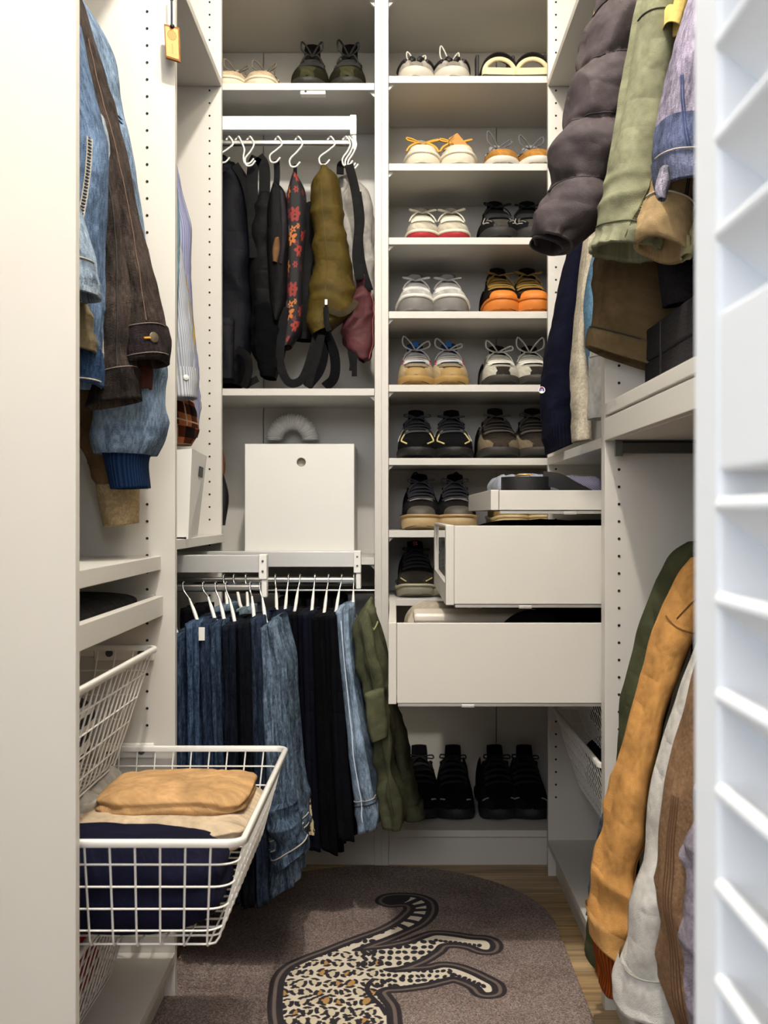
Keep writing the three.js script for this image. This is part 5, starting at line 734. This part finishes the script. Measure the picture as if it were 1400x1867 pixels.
shook(419, 262, 408, 294, 'white hook holding the first black backpack'); shook(436, 262, 452, 296, 'white hook turned the other way, second along the rail'); shook(457, 262, 455, 300, 'white hook seen edge on, third along the rail'); shook(508, 262, 500, 294, 'white hook holding the small black sling'); shook(545, 262, 536, 302, 'white hook holding the floral bag'); shook(604, 262, 590, 298, 'white hook holding the olive bag'); shook(632, 262, 632, 300, 'first of the white hooks bunched by the bracket'); shook(637, 262, 637, 304, 'middle one of the white hooks bunched by the bracket'); shook(643, 262, 642, 306, 'last of the white hooks, right against the bracket');
function bag(name, label, Z, L, R, th, m, fold, o = {}) { const q = outl(Z, L, R, th, { fold, e: o.e || 0.7, seed: L[0][0] * 0.11 }), p = q.l.getPointAt(0), g = thing(name, label, 'bag', BG, [p.x, p.y, -Z]); return { g, o: q, main: add(g, 'body', loft(q, { nv: 70, nu: 48, hem: false, ...(o.loft || {}) }), m) }; }
const strap = (G, pts, Z, w = 0.022, m = nylon('#070709', 0.7)) => add(G.g, 'strap', ribbon(pts.map(([x, y, d]) => P(x, y, Z + (d || 0))), w, 0.0025, V(0, 0, 1), 30), m);
const closeCap = (L, R) => [L, R];
{ let G; const BK = nylon('#08080b', 0.65), BN = nylon('#090b16', 0.65), BKB = fab('weave', '#08080b');
  G = bag('backpack', 'large black backpack against the wardrobe side', 2.93, [[404, 298], [398, 340], [394, 420], [394, 560], [396, 660], [400, 704]], [[424, 296], [440, 320], [452, 370], [461, 440], [462, 540], [456, 640], [438, 704]], 0.14, BN, FO.crumple(0.006, 9));
  strap(G, [[428, 300], [446, 330], [458, 390], [462, 470]], 2.86); strap(G, [[432, 636, 0], [450, 650, -0.02], [454, 676, -0.02], [444, 706, -0.01]], 2.84, 0.02); add(G.g, 'pocket', loft(outl(2.87, [[398, 580], [398, 690]], [[430, 585], [428, 692]], 0.05, { fold: FO.soft(0.004), e: 0.6 }), { nv: 14, hem: false }), nylon('#121219', 0.6));
  G = bag('messenger_bag', 'black messenger bag with a broad shoulder strap', 2.9, [[470, 360], [462, 400], [457, 480], [458, 560], [462, 640], [478, 688]], [[500, 360], [516, 420], [524, 500], [524, 580], [518, 650], [500, 690]], 0.12, BK, FO.crumple(0.006, 10));
  strap(G, [[468, 286], [462, 300], [460, 360], [466, 470]], 2.85, 0.03); strap(G, [[470, 286], [480, 300], [482, 360], [480, 470]], 2.85, 0.03); add(G.g, 'flap', loft(outl(2.845, [[464, 552], [466, 640], [478, 686]], [[512, 556], [512, 640], [500, 688]], 0.04, { fold: FO.crumple(0.004), e: 0.6 }), { nv: 20, hem: false }), BKB); strap(G, [[470, 690], [452, 700], [446, 706]], 2.85, 0.018);
  G = bag('sling_bag', 'small black sling bag with a grey mesh side and brown print', 2.85, [[498, 342], [488, 372], [486, 420], [489, 500], [492, 560], [500, 588]], [[508, 338], [521, 356], [525, 400], [524, 480], [521, 560], [512, 588]], 0.08, BK, FO.soft(0.004));
  strap(G, [[504, 292], [505, 318], [503, 344]], 2.84, 0.016); add(G.g, 'mesh_panel', loft(outl(2.835, [[511, 352], [512, 400], [511, 448], [508, 484]], [[519, 354], [523, 400], [523, 450], [518, 486]], 0.06, { fold: FO.soft(0.002) }), { nv: 14, hem: false }), fab('weave', '#3b383f')); add(G.g, 'print_patch', loft(outl(2.815, [[501, 436], [497, 456], [498, 478]], [[510, 434], [511, 456], [506, 480]], 0.03, { fold: FO.soft(0.002) }), { nv: 10, nu: 20, hem: false }), fab('weave', '#7d5c40'));
  const fc = document.createElement('canvas'); fc.width = fc.height = 256; { const x = fc.getContext('2d'), r = rng(77); x.fillStyle = '#0d0b10'; x.fillRect(0, 0, 256, 256); for (let i = 0; i < 30; i++) { x.fillStyle = ['#82271f', '#b06428', '#b3aa9c', '#5c1e27', '#4a4a52', '#8f2a22'][Math.floor(r() * 6)]; const cx = r() * 256, cy = r() * 256, n = 4 + Math.floor(r() * 3), R = 7 + r() * 20; for (let k = 0; k < n; k++) { x.beginPath(); x.ellipse(cx + Math.cos(k / n * 6.28) * R * 0.6, cy + Math.sin(k / n * 6.28) * R * 0.6, R * 0.55, R * 0.3, k / n * 6.28, 0, 7); x.fill(); } x.fillStyle = '#0d0b10'; x.beginPath(); x.arc(cx, cy, R * 0.22, 0, 7); x.fill(); } }
  const ft = new THREE.CanvasTexture(fc); ft.colorSpace = THREE.SRGBColorSpace; ft.wrapS = ft.wrapT = THREE.RepeatWrapping; ft.repeat.set(8, 5); const FLW = mat('floral cloth', () => std({ map: ft, roughness: 0.75, side: THREE.DoubleSide }));
  G = bag('tote_bag', 'floral black bag with red and orange blossoms', 2.88, [[534, 324], [524, 352], [522, 420], [524, 500], [520, 560], [516, 636]], [[542, 322], [556, 346], [560, 380], [556, 460], [552, 540], [548, 600], [530, 632]], 0.09, FLW, FO.drape(0.007, 24)); strap(G, [[538, 300], [538, 312], [538, 328]], 2.86, 0.01);
  G = bag('crossbody_bag', 'black crossbody bag tucked behind the olive bag', 2.95, [[548, 380], [545, 460], [540, 560], [538, 620]], [[572, 370], [580, 460], [580, 560], [572, 622]], 0.06, BK, FO.soft(0.005)); add(G.g, 'buckle', box(P(546, 0, 2.9).x, P(551, 0, 2.9).x, P(0, 592, 2.9).y, P(0, 548, 2.9).y, 2.9, 2.906, 0.001), plain('#b9bcc4', 0.3, { metalness: 0.8 }));
  strap(G, [[520, 560], [512, 620], [512, 668], [528, 698], [548, 694], [570, 640], [580, 600]], 2.83, 0.022); strap(G, [[580, 600], [590, 640], [582, 676], [564, 700], [560, 706]], 2.82, 0.026, fab('weave', '#0d0d11'));
  strap(G, [[594, 606], [610, 650], [608, 690], [592, 706]], 2.82, 0.026, fab('weave', '#0d0d11')); strap(G, [[586, 610], [578, 650], [566, 690], [562, 706]], 2.815, 0.02);
  G = bag('shoulder_bag', 'olive mustard padded shoulder bag', 2.86, [[588, 314], [572, 334], [568, 380], [571, 440], [570, 500], [562, 540], [562, 590], [572, 614]], [[594, 313], [612, 326], [620, 350], [629, 420], [640, 490], [648, 540], [647, 565], [604, 600]], 0.12, nylon('#5a4a1a', 0.62), FO.crumple(0.006, 11), { e: 0.75 });
  strap(G, [[591, 297], [591, 306], [591, 318]], 2.85, 0.012); strap(G, [[594, 560], [596, 590], [600, 604]], 2.79, 0.014); add(G.g, 'zip_pull', box(P(592, 0, 2.79).x, P(597, 0, 2.79).x, P(0, 556, 2.79).y, P(0, 546, 2.79).y, 2.788, 2.793, 0.001), ALU); line(G, 'seam', seamLine(G.o, (k) => [0.1 + 0.85 * k, 1.7], 0.0015), plain('#4c4018', 0.9)); strap(G, [[600, 566], [624, 572], [642, 560], [650, 548]], 2.79, 0.016, nylon('#3a3118', 0.6));
  G = bag('tote_bag', 'white cotton tote bag behind the black webbing strap', 2.98, [[620, 330], [616, 400], [626, 470], [640, 540], [650, 590]], [[648, 326], [668, 350], [680, 400], [684, 470], [680, 540], [672, 590]], 0.08, fab('weave', '#d4d0c8'), FO.crumple(0.008, 9)); strap(G, [[620, 318], [622, 300], [632, 300], [640, 312]], 2.9, 0.02);
  G = bag('pouch', 'burgundy nylon pouch hanging lowest beside the white tote', 2.87, [[652, 506], [642, 540], [630, 580], [622, 612], [634, 640], [656, 656]], [[664, 505], [676, 540], [682, 590], [680, 630], [674, 654], [664, 660]], 0.07, nylon('#5d3236', 0.5), FO.crumple(0.006, 14));
  strap(G, [[636, 300], [648, 350], [654, 410], [650, 470], [656, 510]], 2.82, 0.024); strap(G, [[652, 350], [658, 400], [655, 440], [662, 490], [674, 530]], 2.84, 0.02); strap(G, [[638, 640], [642, 664], [641, 676]], 2.83, 0.014); strap(G, [[646, 646], [646, 670], [646, 686]], 2.825, 0.014); line(G, 'seam', seamLine(G.o, (k) => [0.05 + 0.9 * k, 0.5], 0.0015), plain('#94514f', 0.8));
}

/* ---------- loose things ---------- */
{ // file box on the far left shelf
  const t = thing('magazine_file', 'white tapered file box standing on the far left shelf', 'file box', null, [-0.44, H - 0.05, -2.25]), Z = 2.2, D = 0.2;
  const q = (px, py, z) => P(px, py, z), tf = [q(306, 821, Z), q(350, 818, Z)], bf = [q(306, 983, Z), q(343, 983, Z)], zb = Z + 0.22, tb = [V(tf[0].x, tf[0].y, -zb), V(P(377, 0, zb).x, tf[1].y - 0.004, -zb)], bb = [V(bf[0].x, bf[0].y, -zb), V(P(360, 0, zb).x, bf[0].y, -zb)];
  const quad = (a, b, c, d, th = 0.004) => { const n = b.clone().sub(a).cross(d.clone().sub(a)).normalize().multiplyScalar(th), p = [a, b, c, d], r = [...p, ...p.map((v) => v.clone().sub(n))], I = [0, 1, 2, 0, 2, 3, 4, 6, 5, 4, 7, 6, 0, 4, 1, 1, 4, 5, 1, 5, 2, 2, 5, 6, 2, 6, 3, 3, 6, 7, 3, 7, 0, 0, 7, 4], pos = []; for (const i of I) pos.push(r[i].x, r[i].y, r[i].z); const g = new THREE.BufferGeometry(); g.setAttribute('position', new THREE.Float32BufferAttribute(pos, 3)); g.setAttribute('uv', new THREE.Float32BufferAttribute(new Float32Array(pos.length / 3 * 2), 2)); g.computeVertexNormals(); return g; };
  const mm = plain('#e6e5e1', 0.5);
  add(t, 'front_panel', quad(bf[0], bf[1], tf[1], tf[0]), mm); add(t, 'side_panel', quad(bf[1], bb[1], tb[1], tf[1]), mm); add(t, 'side_panel', quad(bb[0], bf[0], tf[0], tb[0]), mm); add(t, 'back_panel', quad(bb[1], bb[0], tb[0], tb[1]), mm); add(t, 'bottom_panel', quad(bb[0], bb[1], bf[1], bf[0]), mm);
  const h = (u, v) => bf[1].clone().lerp(bb[1], u).lerp(tf[1].clone().lerp(tb[1], u), v); const n = bb[1].clone().sub(bf[1]).cross(tf[1].clone().sub(bf[1])).normalize().multiplyScalar(0.004);
  add(t, 'hand_hole', quad(...[[0.45, 0.72], [0.72, 0.72], [0.72, 0.84], [0.45, 0.84]].map(([u, v]) => h(u, v).add(n)), 0.001), BLACK);
}
{ // white box and duct
  const t = thing('storage_box', 'big square white box with a round finger hole', 'box', null, [-0.25, S1[3], -2.98]), Z = 2.84, x0 = P(447, 0, Z).x, x1 = P(645, 0, Z).x, y1 = P(0, 810, Z).y;
  const s = new THREE.Shape([new THREE.Vector2(x0, S1[3]), new THREE.Vector2(x1, S1[3]), new THREE.Vector2(x1, y1), new THREE.Vector2(x0, y1)]), hp = P(549, 843, Z), hole = new THREE.Path(); hole.absarc(hp.x, hp.y, 0.0128, 0, 2 * PI); s.holes.push(hole);
  const f = new THREE.ExtrudeGeometry(s, { depth: 0.005, bevelEnabled: true, bevelSize: 0.001, bevelThickness: 0.001, bevelSegments: 1, curveSegments: 24 }); f.translate(0, 0, -Z - 0.006); const BM = plain('#e9e8e4', 0.45);
  add(t, 'front_panel', f, BM); add(t, 'side_panel', box(x1 - 0.004, x1 + 0.001, S1[3], y1, Z + 0.007, 3.09), BM); add(t, 'side_panel', box(x0, x0 + 0.004, S1[3], y1, Z + 0.007, 3.09), BM); add(t, 'back_panel', box(x0 + 0.004, x1 - 0.004, S1[3], y1 - 0.002, 3.085, 3.09), BM); add(t, 'lid', box(x0 + 0.004, x1 - 0.004, y1 - 0.004, y1, Z + 0.007, 3.085), BM); add(t, 'label_plate', box(hp.x - 0.014, hp.x + 0.014, hp.y - 0.014, hp.y + 0.014, Z + 0.016, Z + 0.018, 0.0005), plain('#b6b0a0', 0.8), { label: 'beige lining behind the finger hole' });
  const d = thing('flexible_duct', 'white ribbed flexible duct bent in an arch over the white box', 'hose', null, [-0.28, y1, -3.05]), c = P(533, 803, 3.05), pts = []; for (let i = 0; i <= 180; i++) { const a = i / 180 * PI; pts.push(V(c.x + Math.cos(a) * 0.051, Math.max(c.y, y1 + 0.002) + Math.sin(a) * 0.052, c.z)); }
  add(d, 'hose', sweep(pts, circ(0.0235, 20), V(0, 0, 1), false, true, (k) => 1 + 0.1 * Math.sin(k * 26 * 2 * PI)), plain('#efeeea', 0.4));
  const e = thing('handled_object', 'black object with a brown handle at the edge of the white box shelf', 'brush', null, P(403, 960, 2.86).toArray()); add(e, 'head', loft(outl(2.86, [[396, 866], [394, 910], [398, 958]], [[408, 866], [417, 905], [410, 958]], 0.04, { fold: FO.soft(0.001) }), { nv: 20, nu: 24, hem: false }), BLACK); add(e, 'handle', loft(outl(2.86, [[400, 800], [398, 850], [400, 868]], [[403, 800], [411, 852], [408, 868]], 0.02, {}), { nv: 10, nu: 12, hem: false }), plain('#6b3f2c', 0.6));  // object of unknown kind, dark head and brown handle
}
{ // cedar tag hanging from a black ribbon at the wardrobe edge
  const Z = 1.99, t = thing('wooden_tag', 'cedar wood tag hung on a black ribbon at the wardrobe edge', 'tag', null, P(313, 112, Z).toArray());
  const q = [[301, 47], [327, 54], [329, 115], [304, 107]].map(([x, y]) => P(x, y, Z)), s = new THREE.Shape(q.map((p) => new THREE.Vector2(p.x, p.y))), g = new THREE.ExtrudeGeometry(s, { depth: 0.006, bevelEnabled: true, bevelSize: 0.0008, bevelThickness: 0.0008, bevelSegments: 1 }); g.translate(0, 0, -Z);
  add(t, 'tag', g, fab('weave', '#dca467', { map: T.wood }));
  const cc = document.createElement('canvas'); cc.width = 128; cc.height = 256; const x = cc.getContext('2d'); x.fillStyle = '#dca467'; x.fillRect(0, 0, 128, 256); x.strokeStyle = '#a86526'; x.lineWidth = 4; x.beginPath(); x.arc(64, 66, 42, 0, 7); x.stroke(); x.lineWidth = 3; x.save(); x.beginPath(); x.arc(64, 66, 40, 0, 7); x.clip(); for (let i = 0; i < 6; i++) { x.beginPath(); x.moveTo(18, 36 + i * 13); x.lineTo(110, 36 + i * 13); x.stroke(); x.beginPath(); x.moveTo(28 + i * 15, 20 + (i % 2) * 8); x.lineTo(28 + i * 15, 112); x.stroke(); } x.restore(); for (let i = 0; i < 5; i++) { x.beginPath(); x.arc(66, 146 + i * 18, 5, 0.6, 5.4); x.stroke(); }
  const tx = new THREE.CanvasTexture(cc); tx.colorSpace = THREE.SRGBColorSpace; const pg = new THREE.PlaneGeometry(0.0225, 0.05); { const p = pg.attributes.position; const sx = [0, 1, 0, 1], sy = [0, 0, 1, 1], cs = [q[0], q[1], q[3], q[2]]; for (let i = 0; i < 4; i++) { const c = cs[i], m = q[0].clone().add(q[2]).multiplyScalar(0.5).lerp(c, 0.9); p.setXYZ(i, m.x, m.y, -Z + 0.0075); } pg.computeVertexNormals(); }
  add(t, 'stamp', pg, std({ map: tx, roughness: 0.7 }), { label: 'burnt round stamp and small writing' });
  add(t, 'ribbon', merge([ribbon([P(312, -40, Z - 0.01), P(313, 10, Z - 0.012), P(313, 50, Z - 0.008)], 0.0035, 0.002, V(0, 0, 1), 10).toNonIndexed(), (() => { const k = new THREE.SphereGeometry(0.0045, 10, 8); const p = P(314, 48, Z - 0.008); k.translate(p.x, p.y, p.z); return k; })(), (() => { const k = new THREE.SphereGeometry(0.004, 10, 8); const p = P(313, -2, Z - 0.01); k.translate(p.x, p.y, p.z); return k; })()]), BLACK);
}
{ // black fabric box on the right shelf
  const t = thing('fabric_box', 'black stitched fabric storage box on the right shelf', 'box', null, [0.6, H + 0.205, -1.69]), m = fab('felt', '#3c3a3d'), x0 = 0.449, x1 = 0.85, z0 = 1.44, z1 = 1.925, y0 = H + 0.2055, ym = H + 0.272, y1 = H + 0.33;
  add(t, 'body', new RoundedBoxGeometry(x1 - x0, ym - y0 - 0.001, z1 - z0, 2, 0.004).translate((x0 + x1) / 2, (y0 + ym) / 2, -(z0 + z1) / 2), m); add(t, 'lid', new RoundedBoxGeometry(x1 - x0 + 0.003, y1 - ym, z1 - z0 + 0.003, 2, 0.005).translate((x0 + x1) / 2, (ym + y1) / 2, -(z0 + z1) / 2), m);
  for (const z of [1.6, 1.8]) add(t, 'seam', box(x0 - 0.003, x0, y0 + 0.002, y1 - 0.004, z, z + 0.004, 0.0008), fab('felt', '#4a484a'));
}
/* ---------- rug ---------- */
{
  const cx = -0.043, R = 0.398, zc = 2.365, zn = 1.3, PX = 900, x0 = cx - R, w = 2 * R, z1 = zc + R;
  const c = document.createElement('canvas'); c.width = Math.round(w * PX); c.height = Math.round((z1 - zn) * PX); const x = c.getContext('2d'), r = rng(31);
  const q = (a, b) => { const [X, Z] = FLR(260 + a / 1.591, 1560 + b / 1.591); return [(X - x0) * PX, (z1 - Z) * PX]; };
  x.fillStyle = '#80716b'; x.fillRect(0, 0, c.width, c.height);
  const id = x.getImageData(0, 0, c.width, c.height); for (let j = 0; j < c.height; j++) for (let i = 0; i < c.width; i++) { const k = (j * c.width + i) * 4, n = (hash(i >> 1, j >> 1, 2) - 0.5) * 70 + (hash(i, j, 9) - 0.5) * 30 + (vn(i / 700, j / 700, 12, 4) - 0.5) * 22, h = (hash(i >> 1, j >> 1, 5) - 0.5) * 16; id.data[k] += n + h; id.data[k + 1] += n; id.data[k + 2] += n - h * 0.5; } x.putImageData(id, 0, 0);
  const curve = (pts, close = true) => { const m = pts.map(([a, b]) => q(a, b)), cv = new THREE.CatmullRomCurve3(m.map(([a, b]) => V(a, b, 0)), close, 'centripetal').getPoints(m.length * 8); x.beginPath(); cv.forEach((p, i) => (i ? x.lineTo(p.x, p.y) : x.moveTo(p.x, p.y))); if (close) x.closePath(); };
  const body = [[402, 620], [408, 520], [402, 470], [403, 420], [412, 370], [438, 340], [490, 315], [540, 296], [590, 275], [640, 256], [700, 234], [745, 210], [775, 186], [788, 168], [778, 154], [748, 150], [720, 152], [705, 145], [716, 134], [750, 131], [790, 134], [818, 146], [826, 164], [820, 186], [796, 210], [752, 232], [700, 254], [640, 276], [610, 290], [660, 288], [720, 281], [780, 268], [822, 252], [850, 244], [900, 248], [950, 256], [995, 260], [1010, 272], [1004, 288], [986, 288], [955, 276], [905, 268], [865, 272], [845, 290], [800, 318], [745, 338], [700, 345], [720, 352], [780, 350], [840, 345], [872, 338], [905, 342], [945, 356], [985, 376], [1012, 392], [1014, 412], [994, 414], [975, 396], [940, 378], [900, 368], [868, 374], [820, 386], [750, 396], [700, 400], [680, 412], [690, 432], [706, 455], [712, 500], [706, 620]];
  for (const [lw, col] of [[46, '#2b2529'], [30, '#6f615b'], [17, '#2a2528']]) { curve(body); x.lineWidth = lw; x.lineJoin = 'round'; x.strokeStyle = col; x.stroke(); }
  curve(body); x.fillStyle = '#e2d8c4'; x.fill(); x.save(); x.clip();
  const N = x; N.fillStyle = '#28232a'; N.strokeStyle = '#28232a';
  // tail tip and stripes
  curve([[700, 128], [700, 150], [745, 152], [765, 146], [775, 132], [750, 124]]); N.fill();
  for (const [a, b, d, e] of [[770, 152, 810, 134], [782, 162, 832, 152], [784, 172, 836, 172], [775, 184, 830, 194], [752, 200, 806, 214], [730, 212, 770, 232]]) { const [p0, p1] = q(a, b), [p2, p3] = q(d, e); N.lineWidth = 15; N.beginPath(); N.moveTo(p0, p1); N.quadraticCurveTo((p0 + p2) / 2 + 8, (p1 + p3) / 2 - 6, p2, p3); N.stroke(); }
  const rosette = (a, b, s) => { const [p, k] = q(a, b), rr = (0.75 + 0.4 * r()) * s, tl = (r() - 0.5) * 0.7; N.lineWidth = 6; N.fillStyle = r() < 0.25 ? '#b98f55' : '#d6caae'; N.beginPath(); N.ellipse(p, k, rr * 0.85, rr * 1.6, tl, 0, 7); N.fill(); const g0 = r() * 6; for (let i = 0; i < 3; i++) { N.lineWidth = 5 + 3 * r(); N.beginPath(); N.ellipse(p, k, rr * 0.9, rr * 1.65, tl, g0 + i * 2.1, g0 + i * 2.1 + 1.6); N.stroke(); } N.fillStyle = '#28232a'; };
  const dot = (a, b, s) => { const [p, k] = q(a, b); N.beginPath(); N.ellipse(p, k, s * (0.7 + 0.35 * r()), s * (1.2 + 0.6 * r()), (r() - 0.5) * 0.8, 0, 7); N.fill(); };
  for (let i = 0; i < 7; i++) rosette(520 + i * 34, 296 - i * 12.6, 7.5);
  for (let a = 405; a < 700; a += 37) for (let b = 300; b < 620; b += 28) { const o = ((b / 28) | 0) % 2 * 18; rosette(a + o + r() * 10 - 5, b + r() * 8 - 4, 9); }
  for (let a = 640; a < 850; a += 24) for (let b = 262; b < 340; b += 16) dot(a + (b % 2 ? 12 : 0) + r() * 8, b + r() * 5, 6.5);
  for (let a = 850; a < 990; a += 14) dot(a, 255 + (a - 850) * 0.12 + (a % 28 ? 5 : -4), 5);
  for (let a = 690; a < 900; a += 20) for (let b = 346; b < 400; b += 15) dot(a + r() * 9, b + r() * 6, 5);
  for (let a = 890; a < 1000; a += 14) dot(a, 350 + (a - 890) * 0.4 + (a % 28 ? 5 : -5), 5);
  for (let a = 680; a < 760; a += 18) dot(a, 372 + r() * 22, 6);
  x.restore(); curve(body); x.lineWidth = 5; x.strokeStyle = '#28232a'; x.stroke();
  const cvA = [[672, 372], [655, 388], [652, 410], [668, 430], [690, 452], [708, 480]]; curve(cvA, false); x.lineWidth = 9; x.stroke();
  const t = new THREE.CanvasTexture(c); t.colorSpace = THREE.SRGBColorSpace; t.wrapS = t.wrapT = THREE.ClampToEdgeWrapping;
  const s = new THREE.Shape(); s.moveTo(cx - R, zn); s.lineTo(cx - R, zc); s.absarc(cx, zc, R, PI, 0, true); s.lineTo(cx + R, zn); s.closePath();
  const g = new THREE.ExtrudeGeometry(s, { depth: 0.006, bevelEnabled: true, bevelSize: 0.002, bevelThickness: 0.002, bevelSegments: 2, curveSegments: 64 }); g.rotateX(-PI / 2); g.translate(0, 0.0025, 0);
  const p = g.attributes.position, uv = g.attributes.uv; for (let i = 0; i < p.count; i++) uv.setXY(i, (p.getX(i) - x0) / w, (-p.getZ(i) - zn) / (z1 - zn));
  const rug = thing('rug', 'dark taupe arched rug with a leopard print figure', 'rug', null, [cx, 0, -2]); add(rug, 'pile', g, std({ map: t, bumpMap: T.felt, bumpScale: 0.002, roughness: 0.98 }));
}
renderer.render(scene, camera);
